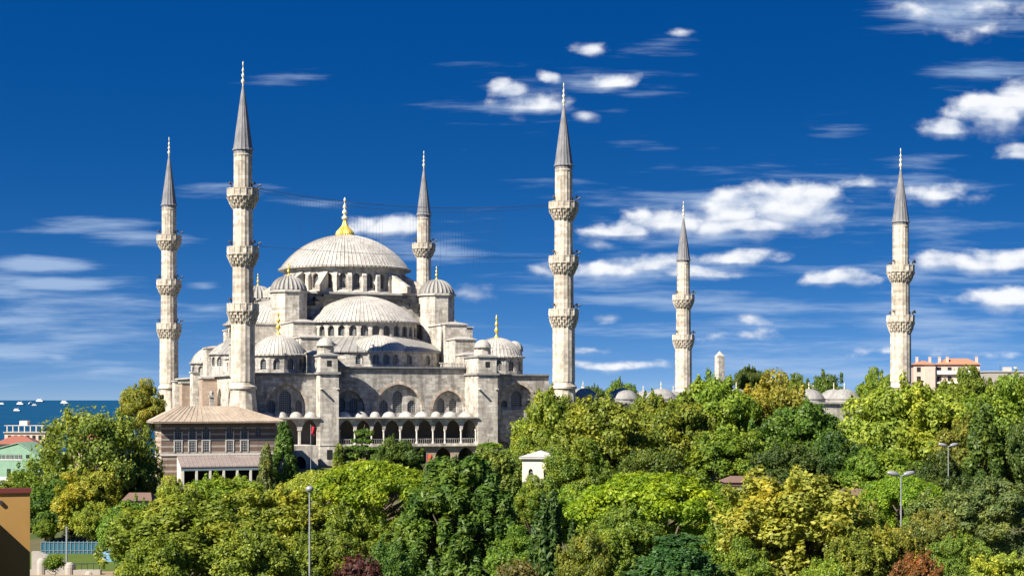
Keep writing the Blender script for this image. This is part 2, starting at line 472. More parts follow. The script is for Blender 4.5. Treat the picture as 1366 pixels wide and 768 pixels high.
def panel(mb, P0, P1, w0, w1, ops, depth, glass=None, glass_mb=None):
    """upright wall from P0 to P1 (outside on the right hand), openings ops=[(c,hw,sill,spring,rise)] cut through with reveals;
    glass: list that receives one MB per opening; glass_mb: one MB that collects all"""
    dx, dy = P1[0] - P0[0], P1[1] - P0[1]
    L = math.hypot(dx, dy); dx /= L; dy /= L
    nx, ny = dy, -dx
    loops = [[(0, w0), (L, w0), (L, w1), (0, w1)]]
    for o in ops: loops.append(list(arch_pts(*o)))
    fl = [p for lp in loops for p in lp]
    tri = tessellate_polygon([[Vector((x, z, 0)) for x, z in lp] for lp in loops])
    P = lambda s_, z, d=0.0: (P0[0] + dx * s_ - nx * d, P0[1] + dy * s_ - ny * d, z)
    fs = []
    for t in tri:
        a, b, c = (fl[i] for i in t)
        cr = (b[0] - a[0]) * (c[1] - a[1]) - (b[1] - a[1]) * (c[0] - a[0])
        fs.append(tuple(t) if cr > 0 else tuple(reversed(t)))
    mb.add([P(x, z) for x, z in fl], fs)
    for lp in loops[1:]:
        n = len(lp)
        mb.add([P(x, z) for x, z in lp] + [P(x, z, depth) for x, z in lp], [(i, n + i, n + (i + 1) % n, (i + 1) % n) for i in range(n)])
        if glass is not None:
            g = MB(); g.add([P(x, z, depth) for x, z in lp], [tuple(range(n))]); glass.append(g)
        if glass_mb is not None:
            glass_mb.add([P(x, z, depth) for x, z in lp], [tuple(range(n))])


def arch_band(mb, P0, P1, c, hw, spring, rise, width, proud, n=9, depth=0.0):
    """ring of voussoirs round an arch, alternately of material 0 and 1"""
    dx, dy = P1[0] - P0[0], P1[1] - P0[1]
    L = math.hypot(dx, dy); dx /= L; dy /= L
    nx, ny = dy, -dx
    i_ = arch_pts(c, hw, spring, spring, rise, n)[2:]
    o_ = arch_pts(c, hw + width, spring, spring, rise + width * 1.15, n)[2:]
    P = lambda p, d: (P0[0] + dx * p[0] + nx * d, P0[1] + dy * p[0] + ny * d, p[1])
    for k in range(len(i_) - 1):
        a, b, c2, d2 = i_[k], o_[k], o_[k + 1], i_[k + 1]
        vs = [P(q, 0) for q in (a, b, c2, d2)] + [P(q, proud) for q in (a, b, c2, d2)]
        mb.add(vs, [(4, 5, 6, 7), (0, 1, 5, 4), (1, 2, 6, 5), (2, 3, 7, 6), (3, 0, 4, 7)], k % 2)


def arcade(mb, P0, P1, w0, w1, arches, spring, depth):
    """open arcade wall above column capitals: arches=[(c,hw,rise)], underside follows the arches"""
    dx, dy = P1[0] - P0[0], P1[1] - P0[1]
    L = math.hypot(dx, dy); dx /= L; dy /= L
    nx, ny = dy, -dx
    path = [(0, w0)]
    for (c, hw, rise) in arches:
        path.append((c - hw, w0))
        path += list(reversed(arch_pts(c, hw, spring, spring, rise, 7)[2:]))
        path.append((c + hw, w0))
    path += [(L, w0)]
    q = []
    for p in path:
        if not q or (abs(p[0] - q[-1][0]) + abs(p[1] - q[-1][1])) > 1e-4: q.append(p)
    path = q
    loop = path + [(L, w1), (0, w1)]
    P = lambda s_, z, d=0.0: (P0[0] + dx * s_ - nx * d, P0[1] + dy * s_ - ny * d, z)
    tri = tessellate_polygon([[Vector((x, z, 0)) for x, z in loop]])
    fs = []
    for t in tri:
        a, b, c = (loop[i] for i in t)
        cr = (b[0] - a[0]) * (c[1] - a[1]) - (b[1] - a[1]) * (c[0] - a[0])
        fs.append(tuple(t) if cr > 0 else tuple(reversed(t)))
    n = len(loop)
    mb.add([P(x, z) for x, z in loop], fs)
    mb.add([P(x, z, depth) for x, z in loop], [tuple(reversed(f)) for f in fs])
    mb.add([P(x, z) for x, z in loop] + [P(x, z, depth) for x, z in loop], [(i, n + i, n + (i + 1) % n, (i + 1) % n) for i in range(n)])


def tag(o, label=None, cat=None, group=None, kind=None):
    if label: o['label'] = label
    if cat: o['category'] = cat
    if group: o['group'] = group
    if kind: o['kind'] = kind
    return o


def thing(name, loc, label, cat, rz=0.0, group=None):
    o = bpy.data.objects.new(name, None)
    o.empty_display_size = 1
    o.location = loc
    o.rotation_euler = (0, 0, rz)
    col.objects.link(o)
    return tag(o, label, cat, group)


def copy_tree(o, parent=None):
    c = o.copy()
    col.objects.link(c)
    if parent is not None: c.parent = parent
    for ch in [k for k in bpy.data.objects if k.parent == o]: copy_tree(ch, c)
    return c


MO = (-45.5, 279.0)          # foot of the near-left minaret: origin of the mosque's own axes


def mw(u, v, w=0.0):
    """mosque axes -> world"""
    return (MO[0] + u * UX - v * UY, MO[1] + u * UY + v * UX, w)


def at(px, py, d):
    """world point seen at a photograph position, d metres in front of the camera"""
    return Vector(((px - 683) / FPX * d, d, CAMZ + (HZ - py) / FPX * d))


def smooth01(x): x = max(0.0, min(1.0, x)); return x * x * (3 - 2 * x)


def gz(x, y):
    z = -3.5 + 3.4 * smooth01((y - 228) / 48.0)
    z -= 9.0 * smooth01((y - 215) / 90.0) * smooth01((-x - 62 + (y - 300) * 0.06) / 25.0)
    z -= 60.0 * smooth01((y - 520) / 700.0) * smooth01((-x + 150) / 250.0 + (y - 900) / 500)
    z -= 80.0 * smooth01((y - 1400) / 1200.0)
    z -= 80.0 * smooth01((-x - 500) / 600.0)
    return z


# ------------------------------------------------------------------ the setting: ground and sea
def build_setting():
    xs = list(np.concatenate([np.linspace(-2600, -220, 18), np.linspace(-200, 240, 56), np.linspace(280, 2600, 16)]))
    ys = list(np.concatenate([np.linspace(-120, 20, 8), np.linspace(30, 520, 60), np.linspace(560, 3200, 30)]))
    nx = len(xs)
    mb = MB()
    vs = [(x, y, gz(x, y)) for y in ys for x in xs]
    fs = [(j * nx + i, j * nx + i + 1, (j + 1) * nx + i + 1, (j + 1) * nx + i) for j in range(len(ys) - 1) for i in range(nx - 1)]
    mb.add(vs, fs)
    g = mb.build('ground', ground_mat(), smooth=60)
    tag(g, kind='structure')
    mb = MB()
    S = 180000.0
    mb.add([(-S, -3000, -39), (S, -3000, -39), (S, S, -39), (-S, S, -39)], [(0, 1, 2, 3)])
    tag(mb.build('sea', sea_mat()), kind='structure')


build_setting()

# ------------------------------------------------------------------ minarets
def seam_cone(mb, c, prof, n, rib):
    mb.lathe(c, prof, n * 3, rib=(3, rib))


def make_minaret(levels, cone_base, tip):
    root = thing('minaret', (0, 0, 0), 'x', 'minaret', ROT, 'tall stone minarets round the mosque')
    n = 16
    r_of = lambda z: 1.98 if z < levels[-1] - 2 else (1.72 if len(levels) < 2 or z < levels[-2] - 2 else (1.62 if len(levels) > 2 and z < levels[0] - 2 else 1.52))
    # base
    b = MB()
    b.lathe((0, 0), [(2.75, -1.5), (2.7, 3.0), (2.62, 7.6), (2.25, 11.4), (2.12, 12.9)], 12)
    b.build('base', STONE_SHAFT, root)
    # shaft: one tall fluted drum between each pair of balconies
    s = MB()
    zs = [13.5] + list(reversed(levels)) + [cone_base]
    s.lathe((0, 0), [(2.12, 12.9), (2.38, 13.05), (2.38, 13.4), (2.05, 13.75), (1.93, 14.2)], n * 2)
    for i in range(len(zs) - 1):
        z0 = 14.2 if i == 0 else zs[i] - 1.0
        z1 = (zs[i + 1] - 3.4) if i < len(zs) - 2 else cone_base
        r = r_of((z0 + z1) / 2)
        s.lathe((0, 0), [(r, z0), (r * 0.985, z1)], n * 2, rib=(2, 0.07))
    s.lathe((0, 0), [(1.50, cone_base - 1.0), (1.6, cone_base - 0.9), (1.6, cone_base - 0.72), (1.52, cone_base - 0.6)], n * 2)
    s.build('shaft', STONE_SHAFT, root)
    # a band of dark tile under the cap
    t = MB(); t.lathe((0, 0), [(1.56, cone_base - 0.6), (1.56, cone_base - 0.02)], 32)
    t.build('tile_band', MATS['dark_lead'], root)
    for k, z in enumerate(levels):
        r = r_of(z - 4)
        Rb = 2.62
        bal = MB()
        # stalactite corbels in three rising tiers, then the gallery floor
        tiers = 4
        z0 = z - 3.35
        for j in range(tiers):
            ra = r + (Rb - r) * (j / tiers) ** 0.85
            rb = r + (Rb - r) * ((j + 1) / tiers) ** 0.85
            za = z0 + 1.95 * j / tiers
            zb = z0 + 1.95 * (j + 1) / tiers
            m = 16
            bal.lathe((0, 0), [(ra - 0.05, za), (rb - 0.16, zb - 0.12), (rb - 0.05, zb - 0.02), (r, zb)], 32)
            for i in range(m):
                a = 2 * PI * (i + 0.5 * (j % 2)) / m
                ca, sa = math.cos(a), math.sin(a)
                bal.tube((ca * (ra + .02), sa * (ra + .02), za - 0.12), (ca * rb, sa * rb, zb), 0.07, 0.2, 5)
        bal.lathe((0, 0), [(Rb - 0.2, z0 + 1.93), (Rb + 0.06, z0 + 2.0), (Rb + 0.06, z0 + 2.2), (Rb - 0.1, z0 + 2.24), (r - .2, z0 + 2.24)], 32)
        bo = bal.build('balcony', STONE_SHAFT, root)
        rl = MB()
        m = 16
        for i in range(m):
            a = 2 * PI * i / m
            a2 = 2 * PI * (i + 1) / m
            rl.tube((Rb * math.cos(a), Rb * math.sin(a), z0 + 2.2), (Rb * math.cos(a), Rb * math.sin(a), z + 0.06), 0.13, n=6)
            p0 = Vector((Rb * math.cos(a), Rb * math.sin(a), 0)); p1 = Vector((Rb * math.cos(a2), Rb * math.sin(a2), 0))
            ang = math.atan2((p1 - p0).y, (p1 - p0).x)
            rl.obox(((p0.x), (p0.y)), ang, 0.08, (p1 - p0).length - 0.08, 0.09, z0 + 2.22, z - 0.16)
            rl.obox(((p0.x), (p0.y)), ang, 0.0, (p1 - p0).length, 0.2, z - 0.14, z)
        rl.build('railing', STONE_SHAFT, bo)
        for i, a in enumerate((R(-150), R(-60), R(-15), R(100))):
            ls = MB()
            ca, sa = math.cos(a), math.sin(a)
            ls.tube((ca * 2.45, sa * 2.45, z - .2), (ca * 2.45, sa * 2.45, z + .55), 0.06)
            ls.tube((ca * 2.45, sa * 2.45, z + .55), (ca * 3.0, sa * 3.0, z + .75), 0.09, 0.27, 8)
            ls.build('loudspeaker', IRON, bo)
        d = MB()   # the doorway on to the gallery
        rr = r_of(z + 1) + 0.09
        a = R(-40)
        d.obox((0, 0), a, rr - .3, rr + .06, 0.8, z - 1.1, z + 0.75)
        d.build('gallery_door', IRON, bo)
    sp = MB()
    H = tip - 4.1 - cone_base
    prof = [(1.72, cone_base - 0.02), (1.72, cone_base + 0.16), (1.58, cone_base + .3)]
    prof += [(1.55 * (1 - k / 10) ** 0.93 + 0.13 * (k / 10), cone_base + .3 + (H - .3) * k / 10) for k in range(1, 11)]
    sp.lathe((0, 0), prof, 48, rib=(3, 0.085))
    sp.build('spire', LEAD_SPIRE, root, smooth=25)
    fi = MB()
    z = tip - 4.15
    fi.lathe((0, 0), [(.15, z), (.1, z + .3), (.3, z + .6), (.34, z + .85), (.12, z + 1.15), (.1, z + 1.35), (.26, z + 1.6), (.26, z + 1.85), (.09, z + 2.1), (.08, z + 2.3),
                      (.2, z + 2.5), (.2, z + 2.7), (.06, z + 2.95), (.05, z + 3.4), (.12, z + 3.55), (.1, z + 3.85), (.01, z + 4.15)], 12)
    fi.build('finial', FINIAL, root, smooth=60)
    return root


FINIAL = simple('pale_gilt_finial', (0.72, 0.66, 0.45), 0.4, 0.5, 0.2)


def build_minarets():
    a = make_minaret([46.8, 37.0, 27.4], 53.3, 68.4)
    spots = [((0, 0, 0), 'tallest looking minaret, three balconies, left of the great dome and behind the pavilion roof'),
             ((58.4, 0, 0.2), 'three balcony minaret right of the great dome at the prayer hall corner'),
             ((0.6, 89.5, 0.6), 'three balcony stone minaret at the far left, nearest the sea'),
             ((59.5, 90.5, 0.8), 'distant minaret showing one balcony behind the right shoulder of the great dome')]
    for i, (p, lab) in enumerate(spots):
        o = a if i == 0 else copy_tree(a)
        o.location = mw(*p)
        o['label'] = lab
    b = make_minaret([37.0, 27.2], 45.4, 60.0)
    for i, (p, lab) in enumerate([((129.5, 0.0, 0.5), 'two balcony minaret at the far right beside the red roofed flats'),
                                  ((125.2, 88, -.1), 'smaller two balcony stone minaret rising from the trees beside the stub of the obelisk')]):
        o = b if i == 0 else copy_tree(b)
        o.location = mw(*p)
        o['label'] = lab


build_minarets()

# ------------------------------------------------------------------ the mosque
CU, CV = 29.2, 45.5


def finial(parent, c, z, h, r, mtl=None):
    f = MB()
    f.lathe(c, [(r * 1.3, z), (r * 1.1, z + .05 * h), (r * .35, z + .12 * h), (r * .3, z + .2 * h), (r, z + .3 * h), (r, z + .36 * h), (r * .35, z + .45 * h), (r * .3, z + .5 * h), (r * .8, z + .57 * h),
                (r * .8, z + .62 * h), (r * .3, z + .7 * h), (r * .25, z + .78 * h), (r * .5, z + .83 * h), (r * .4, z + .9 * h), (0.01, z + h)], 14)
    return f.build('finial', mtl or GOLD, parent, smooth=60)


def ring_windows(c, Rr, n, a0, a1, w0, w1, win, depth, mb, glist, every=1):
    """polygonal drum with one arched window in each facet"""
    for i in range(n):
        b0 = a0 + (a1 - a0) * i / n
        b1 = a0 + (a1 - a0) * (i + 1) / n
        P0 = (c[0] + Rr * math.cos(b0), c[1] + Rr * math.sin(b0))
        P1 = (c[0] + Rr * math.cos(b1), c[1] + Rr * math.sin(b1))
        L = math.hypot(P1[0] - P0[0], P1[1] - P0[1])
        hw, sill, spring, rise = win
        panel(mb, P0, P1, w0, w1, [(L / 2, hw, sill, spring, rise)] if (hw > 0 and i % every == 0) else [], depth, glist)


def put_windows(glist, parent, name='window', mtl=None):
    for g in glist: g.build(name, mtl or GLASS, parent)


def build_mosque():
    root = thing('mosque', mw(0, 0, 0), 'great domed grey stone mosque with cascading lead half domes standing among six minarets', 'mosque', ROT)
    C = (CU, CV)
    # ---------------- hall: solid cores
    m = MB()
    m.box(12.6, 46.4, 8.75, 82.5, -1.2, 16.85)
    m.box(3.0, 12.7, 4.3, 86.6, -1.2, 15.55)
    m.box(46.3, 56.2, 4.3, 86.6, -1.2, 15.55)
    m.box(12.7, 46.3, 82.4, 84, -1.2, 16.8)
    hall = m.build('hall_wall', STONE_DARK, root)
    # ---------------- front wall between the buttress towers
    fw = MB(); gl = []
    P0, P1 = (16.6, 7.3), (42.0, 7.3)
    mid = 29.5 - 16.6
    arcs = [(mid, 4.3, 8.5, 9.4, 4.6), (mid - 9.3, 2.95, 8.5, 9.5, 3.4), (mid + 9.3, 2.95, 8.5, 9.5, 3.4)]
    panel(fw, P0, P1, 7.9, 16.85, arcs, 1.0)
    Q0, Q1 = (16.6, 8.25), (42.0, 8.25)
    wins = []
    for (c, hw, sill, spring, rise) in arcs:
        if hw > 4:
            wins += [(c, 0.95, 8.9, 11.7, 1.2), (c - 2.6, 0.78, 8.9, 10.2, 0.95), (c + 2.6, 0.78, 8.9, 10.2, 0.95)]
        else:
            wins += [(c - 1.15, 0.72, 8.9, 10.6, 0.9), (c + 1.15, 0.72, 8.9, 10.6, 0.9)]
    panel(fw, Q0, Q1, 8.3, 15.5, wins, 0.35, gl)
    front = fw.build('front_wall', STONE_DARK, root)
    put_windows(gl, front)
    ab = MB()
    for (c, hw, sill, spring, rise) in arcs: arch_band(ab, P0, P1, c, hw, spring, rise, 0.5, 0.07)
    ab.build('arch_ring', [STONE, STONE_PINK], front)
    co = MB()
    co.box(16.7, 41.9, 6.75, 9.3, 16.86, 17.12)
    co.box(16.7, 41.9, 6.95, 9.3, 16.6, 16.84)
    co.build('cornice', LEAD_DARK, front)
    # stair parapet on the right of the front wall
    pp = MB()
    for i in range(9):
        x = 37.2 + i * 0.52
        pp.box(x, x + 0.3, 6.86, 7.1, 17.12, 17.75)
    pp.box(37.0, 41.9, 6.84, 7.12, 17.75, 17.95)
    pp.build('parapet', STONE, front)
    # ---------------- side bays of the front
    def bay(u0, u1, w0, cu, hw, spring, rise, sill, wv, lower=None):
        b = MB(); g = []
        A, B = (u0, wv), (u1, wv)
        ops = [(cu - u0, hw, sill, spring, rise)]
        if lower: ops.append((lower[0] - u0, lower[1], lower[2], lower[3], lower[4]))
        panel(b, A, B, w0, 15.55, ops, 0.85)
        c = cu - u0
        panel(b, (u0, wv + .8), (u1, wv + .8), w0, 15.3, [(c, 1.05, 8.9 if not lower else 9.9, 11.6, 1.3), (c - 2.35, .62, 8.9 if not lower else 9.9, 10.4, .75), (c + 2.35, .62, 8.9 if not lower else 9.9, 10.4, .75)], 0.3, g)
        o = b.build('front_bay', STONE_DARK, root)
        put_windows(g, o)
        r = MB(); arch_band(r, A, B, c, hw, spring, rise, 0.45, 0.06)
        r.build('arch_ring', [STONE, STONE_PINK], o)
        k = MB(); k.box(u0 - .3, u1 + .05, wv - .45, wv + 1.6, 15.56, 15.86); k.box(u0, u1, wv - .2, wv + 1.6, 15.3, 15.54)
        k.build('cornice', LEAD_DARK, o)
        return o
    bay(2.2, 13.3, 7.9, 8.0, 3.5, 9.6, 4.4, 8.3, 2.9)
    bay(45.7, 56.6, -1.2, 50.6, 3.3, 10.2, 3.9, 9.4, 2.9, (47.7, 1.55, -0.6, 1.9, 1.9))
    # ---------------- buttress towers
    for (u0, u1) in ((13.3, 16.6), (42.0, 45.7)):
        b = MB()
        b.box(u0, u1, 0.0, 8.8, -1.2, 15.6)
        b.box(u0 - .08, u1 + .08, -.08, 8.8, 3.3, 3.6)
        b.box(u0 + .12, u1 - .12, .25, 7.8, 16.0, 18.75)
        o = b.build('buttress_tower', STONE, root)
        k = MB()
        k.box(u0 - .3, u1 + .3, -.3, 8.4, 15.62, 15.98)
        k.box(u0 - .12, u1 + .12, 0.0, 8.0, 18.77, 19.0)
        k.hip(u0 - .1, u1 + .1, .02, 7.98, 19.0, 19.4, u0 + 1.3, u1 - 1.3, 1.6, 6.4)
        k.build('cornice', LEAD_MID, o)
        w = MB(); cu = (u0 + u1) / 2
        w.box(cu - .38, cu + .38, .19, .27, 17.0, 18.0)
        w.build('window', DARK, o)
        w = MB(); w.box(cu - .45, cu + .45, -.07, .05, 1.0, 2.6)
        w.build('window', DARK, o)
        # octagonal lantern with its own small dome
        c = (cu, 2.9)
        t = MB(); t.lathe(c, [(1.5, 19.1), (1.45, 20.5)], 8, a0=PI / 8, a1=PI / 8 + 2 * PI)
        lo = t.build('lantern', STONE, o)
        t = MB(); t.lathe(c, [(1.68, 20.5), (1.72, 20.62)] + capprof(1.55, 1.35, 20.66, 8), 24, rib=(3, .06))
        t.build('dome', LEAD, lo, smooth=30)
        # rain spout
        sp = MB(); sp.box(u0 - .02, u0 + .3, -1.1, 0.1, 13.0, 13.25); sp.box(u1 - .45, u1 - .1, -.9, .1, 13.0, 13.25)
        sp.build('rain_spout', STONE, o)
    # ---------------- stepped buttresses climbing from the towers to the weight turrets
    st = MB(); cap = MB()
    for s_ in (-1, 1):
        cu = CU + s_ * 14.55
        for (v0, v1, w, wd) in ((18.0, 29.5, 25.3, 4.3), (12.4, 18.0, 22.3, 3.9), (8.0, 12.4, 19.3, 3.6)):
            st = MB(); cap = MB()
            st.box(cu - wd / 2, cu + wd / 2, v0, v1, 16, w)
            cap.box(cu - wd / 2 - .2, cu + wd / 2 + .2, v0 - .25, v1 - .02, w + .01, w + .2)
            cap.hip(cu - wd / 2 - .15, cu + wd / 2 + .15, v0 - .2, v1 - .02, w + .2, w + .65, cu - .5, cu + .5, v0 + 1.5, v1 - .05)
            so = st.build('stepped_buttress', STONE, root); cap.build('cap', LEAD, so)
            st = MB(); st.box(cu - wd / 2, cu + wd / 2, 2 * CV - v1, 2 * CV - v0, 15, w); st.build('stepped_buttress', STONE, root)
        for sv in (-1, 1):
            for (d0, d1, w, wd) in ((16.0, 21.5, 25.3, 4.3), (21.5, 25.6, 21.6, 3.9)):
                a, b = sorted((CU + s_ * d0, CU + s_ * d1))
                st = MB(); cap = MB()
                st.box(a, b, CV + sv * 14.55 - wd / 2, CV + sv * 14.55 + wd / 2, 15, w)
                cap.box(a - .2, b + .2, CV + sv * 14.55 - wd / 2 - .2, CV + sv * 14.55 + wd / 2 + .2, w + .01, w + .25)
                so = st.build('stepped_buttress', STONE, root); cap.build('cap', LEAD, so)
    # ---------------- upper arcade and lower arcade of the front
    W, N = 3.0, 2.2
    pat = [W, W, N, W, W, W, N, W, W]
    k = 25.4 / sum(pat)
    arches = []; x = 0; cols = [0.22]
    for p in pat:
        p *= k
        arches.append((x + p / 2, p / 2 - 0.24, (p / 2 - 0.24) * (1.3 if p > 2.5 else 1.75)))
        x += p
        cols.append(x)
    cols[-1] = x - 0.22
    am = MB()
    arcade(am, (16.6, 0.35), (42.0, 0.35), 6.0, 7.95, arches, 6.05, 0.5)
    ao = am.build('gallery', STONE, root)
    fl = MB()
    fl.box(16.62, 41.98, 0.05, 8.2, 3.2, 3.5)
    fl.box(16.62, 41.98, -.12, 8.2, 3.02, 3.2)
    fl.build('floor', STONE, ao)
    for cx in cols:
        c = MB()
        c.lathe((16.6 + cx, 0.6), [(.24, 3.5), (.24, 3.75), (.16, 3.85), (.15, 5.55), (.2, 5.65), (.27, 5.95), (.27, 6.0)], 10)
        c.build('column', WHITE_STONE, ao)
    rl = MB()
    rl.box(16.65, 41.95, .52, .62, 4.28, 4.38)
    for i in range(64): rl.box(16.8 + i * .395, 16.8 + i * .395 + .07, .54, .6, 3.5, 4.28)
    rl.build('railing', STONE_DARK, ao)
    rf = MB()
    rf.box(16.65, 41.95, -.35, 7.28, 7.97, 8.2)
    ro = rf.build('roof', LEAD, ao)
    x = 0
    for p in pat:
        p *= k
        d = MB(); r = p / 2 - .2
        d.lathe((16.6 + x + p / 2, 2.3), capprof(r, .95, 8.2, 6), 24, rib=(3, .04))
        d.build('dome', LEAD, ro, smooth=35)
        x += p
    lw = MB(); gl = []
    step = 25.4 / 6
    lows = [(step * (i + .5), 1.5, 1.9) for i in range(6)]
    arcade(lw, (16.6, 0.45), (42.0, 0.45), -1.2, 3.0, lows, .9, 0.6)
    lo = lw.build('lower_arcade', STONE_PINK, root)
    bk = MB(); bk.box(16.6, 42.0, 7.0, 8.7, -1.2, 7.9)
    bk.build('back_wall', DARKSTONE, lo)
    # left stretch of the gallery, below the left bay
    lg = MB()
    ar = [(1.75 + i * 3.45, 1.35, 1.9) for i in range(3)]
    arcade(lg, (2.9, 0.35), (13.28, 0.35), 5.9, 7.95, ar, 5.95, .5)
    lg.box(2.9, 13.28, .3, 1.0, -1.2, 3.4)
    for i in range(4):
        xx = 2.9 + (0.2 if i == 0 else (10.15 if i == 3 else 0.02 + i * 3.45))
        lg.box(xx - .2, xx + .2, .4, .8, 3.4, 5.9)
    go = lg.build('side_gallery', STONE, root)
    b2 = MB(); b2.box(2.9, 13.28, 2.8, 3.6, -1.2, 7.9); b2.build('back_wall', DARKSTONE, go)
    b3 = MB(); b3.box(2.6, 13.28, -.35, 2.88, 7.97, 8.2)
    r3 = b3.build('roof', LEAD, go)
    for i in range(4):
        d = MB(); d.lathe((4.3 + i * 2.55, 1.3), capprof(1.1, .95, 8.2, 7), 24, rib=(3, .04)); d.build('dome', LEAD, r3, smooth=35)
    dr = MB(); dr.lathe((10.9, .3), [(0.0001, 0)], 4) if False else None
    dr.box(10.2, 11.6, .2, .32, -1.2, 1.8); dr.build('door', DARK, go)
    # ---------------- left (sea side) wall
    sw = MB(); gl = []
    ops = []
    for i in range(7):
        c = 6.5 + i * 11.6
        ops.append((c, 2.6, 2.0, 10.2, 3.2))
    panel(sw, (2.0, 87.0), (2.0, 2.4), -1.2, 15.55, ops, .7)
    ws = []
    for (c, *_r) in ops: ws += [(c - 1.1, .6, 4, 9.6, .8), (c + 1.1, .6, 4, 9.6, .8)]
    panel(sw, (2.65, 87.0), (2.65, 2.4), 0, 15.3, ws, .3, gl)
    so = sw.build('side_wall', STONE, root)
    put_windows(gl, so)
    for (v, p, zt) in ((84.5, 1.2, 15.1), (65.0, 2.6, 14.6), (58.0, 1.5, 16.6), (38.0, 2.9, 15.2), (12.0, 1.5, 15.2)):
        pil = MB()
        pil.box(2.0 - p, 2.0, v - 1.7, v + 1.7, -1.2, zt)
        po = pil.build('side_buttress', STONE if p < 2 else STONE_PINK, so)  # pink on the deeper ones paints in the dimmer light on their fronts
        k = MB(); k.box(1.8 - p, 1.42, v - 1.95, v + 1.95, zt + .01, zt + .3); k.build('cap', LEAD, po)
    k = MB(); k.box(1.45, 3.3, 2.5, 87.2, 15.56, 15.86); k.build('cornice', LEAD, so)
    up = MB(); gl = []     # the stepped upper wall of the sea side
    panel(up, (4.2, 66), (4.2, 25), 15.86, 19.0, [(3.4 + i * 4.9, .8, 16.5, 17.6, .9) for i in range(8)], .4, gl)
    up.box(4.65, 14, 25, 66, 15.6, 19.0)
    uo = up.build('upper_side_wall', STONE, root)
    put_windows(gl, uo)
    k = MB(); k.box(3.9, 14, 24.8, 66.2, 19.02, 19.3); k.build('cornice', LEAD, uo)
    # ---------------- flat lead roof of the hall
    r = MB()
    r.box(12.8, 46.2, 9.32, 83.6, 16.87, 17.16)
    r.box(3.32, 12.78, 4.6, 86.8, 15.57, 15.88)
    r.box(46.22, 56.4, 4.6, 86.8, 15.57, 15.88)
    r.build('flat_roof', LEAD, root)
    # ---------------- corner domes
    for su in (-1, 1):
        for sv in (-1, 1):
            c = (CU + su * 20.6, CV + sv * 33.3)
            d = MB(); gl = []
            ring_windows(c, 4.95, 12, 0, 2 * PI, 15.89, 18.9, (.62, 16.5, 17.7, .75), .4, d, gl)
            vis = sv < 0 or su < 0
            do = d.build('corner_drum', STONE_DARK, root)
            if vis: put_windows([g for i, g in enumerate(gl) if 5 <= i <= 11 or sv > 0], do)
            e = MB()
            e.lathe(c, [(4.5, 18.91), (5.3, 18.95), (5.3, 19.2), (4.95, 19.3)] + capprof(4.85, 3.5, 19.32, 10), 252, rib=(6, .07), seam=6)
            eo = e.build('corner_dome', RIBBED, do, smooth=28)
            if sv < 0: finial(do, c, 22.7, 4.3, .42)
    # stair turret behind the right corner dome
    t = MB(); t.lathe((56.3, 20.5), [(1.55, 10), (1.55, 20.4), (1.75, 20.5), (1.75, 20.9)], 16)
    to = t.build('stair_turret', STONE_DARK, root)
    t = MB(); t.lathe((56.3, 20.5), capprof(1.7, 1.6, 20.9, 8), 36, rib=(3, .07)); t.build('dome', LEAD, to, smooth=30)
    # ---------------- the cube under the great dome
    q = MB()
    q.box(CU - 13, CU + 13, CV - 13, CV + 13, 16.9, 31.55)
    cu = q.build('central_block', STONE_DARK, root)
    q = MB()
    q.box(CU - 13.4, CU + 13.4, CV - 13.4, CV + 13.4, 31.57, 31.95)
    q.lathe(C, [(13.3 * 1.0, 31.96), (12.7, 32.5)], 48)
    q.build('roof', LEAD, cu)
    # stepped arches over the half domes
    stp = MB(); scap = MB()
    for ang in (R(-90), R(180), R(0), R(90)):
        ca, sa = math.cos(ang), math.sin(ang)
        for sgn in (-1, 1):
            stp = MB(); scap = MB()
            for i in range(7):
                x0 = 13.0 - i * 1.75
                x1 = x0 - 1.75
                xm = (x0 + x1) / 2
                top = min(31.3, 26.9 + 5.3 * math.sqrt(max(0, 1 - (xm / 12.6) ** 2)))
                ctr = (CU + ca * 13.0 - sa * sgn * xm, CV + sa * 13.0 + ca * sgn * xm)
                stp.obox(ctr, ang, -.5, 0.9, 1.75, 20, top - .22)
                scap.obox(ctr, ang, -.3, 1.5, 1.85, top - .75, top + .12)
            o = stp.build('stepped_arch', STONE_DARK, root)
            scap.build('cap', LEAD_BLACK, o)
    # ---------------- half domes on four sides
    for ang, rs in ((R(-90), 17.2), (R(180), 13.4), (R(0), 13.4), (R(90), 17.2)):
        ca, sa = math.cos(ang), math.sin(ang)
        c = (CU + ca * 13.0, CV + sa * 13.0)
        back = ang > R(45) and ang < R(135)
        a0, a1 = ang - R(88), ang + R(88)
        # lower polygonal tier
        w0 = 17.16 if abs(sa) > .5 else 15.9
        e = MB(); gl = []
        ring_windows(c, rs, 11, a0, a1, w0, 19.9, (0.7, 17.75, 18.8, .8), .35, e, gl)
        eo = e.build('lower_drum', STONE_DARK, root)
        if not back: put_windows(gl, eo)
        k = MB()
        k.lathe(c, [(rs - .3, 19.91), (rs + .35, 19.92), (rs + .35, 20.15), ((rs + 11) / 2, 21.75), (10.6, 23.1)], 210, a0=a0, a1=a1, rib=(6, .06), seam=6)
        k.build('skirt_roof', [LEAD_MID, LEAD_SEAM], eo)
        # middle exedra bulging through the skirt
        cc = (CU + ca * (13 + rs - 5.6), CV + sa * (13 + rs - 5.6))
        x = MB(); gl = []
        ring_windows(cc, 6.3, 9, ang - R(80), ang + R(80), w0, 19.95, (.62, 17.75, 18.85, .72), .35, x, gl)
        xo = x.build('exedra_wall', STONE_DARK, root)
        if not back: put_windows(gl, xo)
        x = MB()
        x.lathe(cc, [(6.2, 19.97), (6.65, 19.98), (6.65, 20.2)] + capprof(6.4, 3.1, 20.22, 9), 288, a0=ang - PI, a1=ang + PI, rib=(6, .07), cap=False, seam=6)
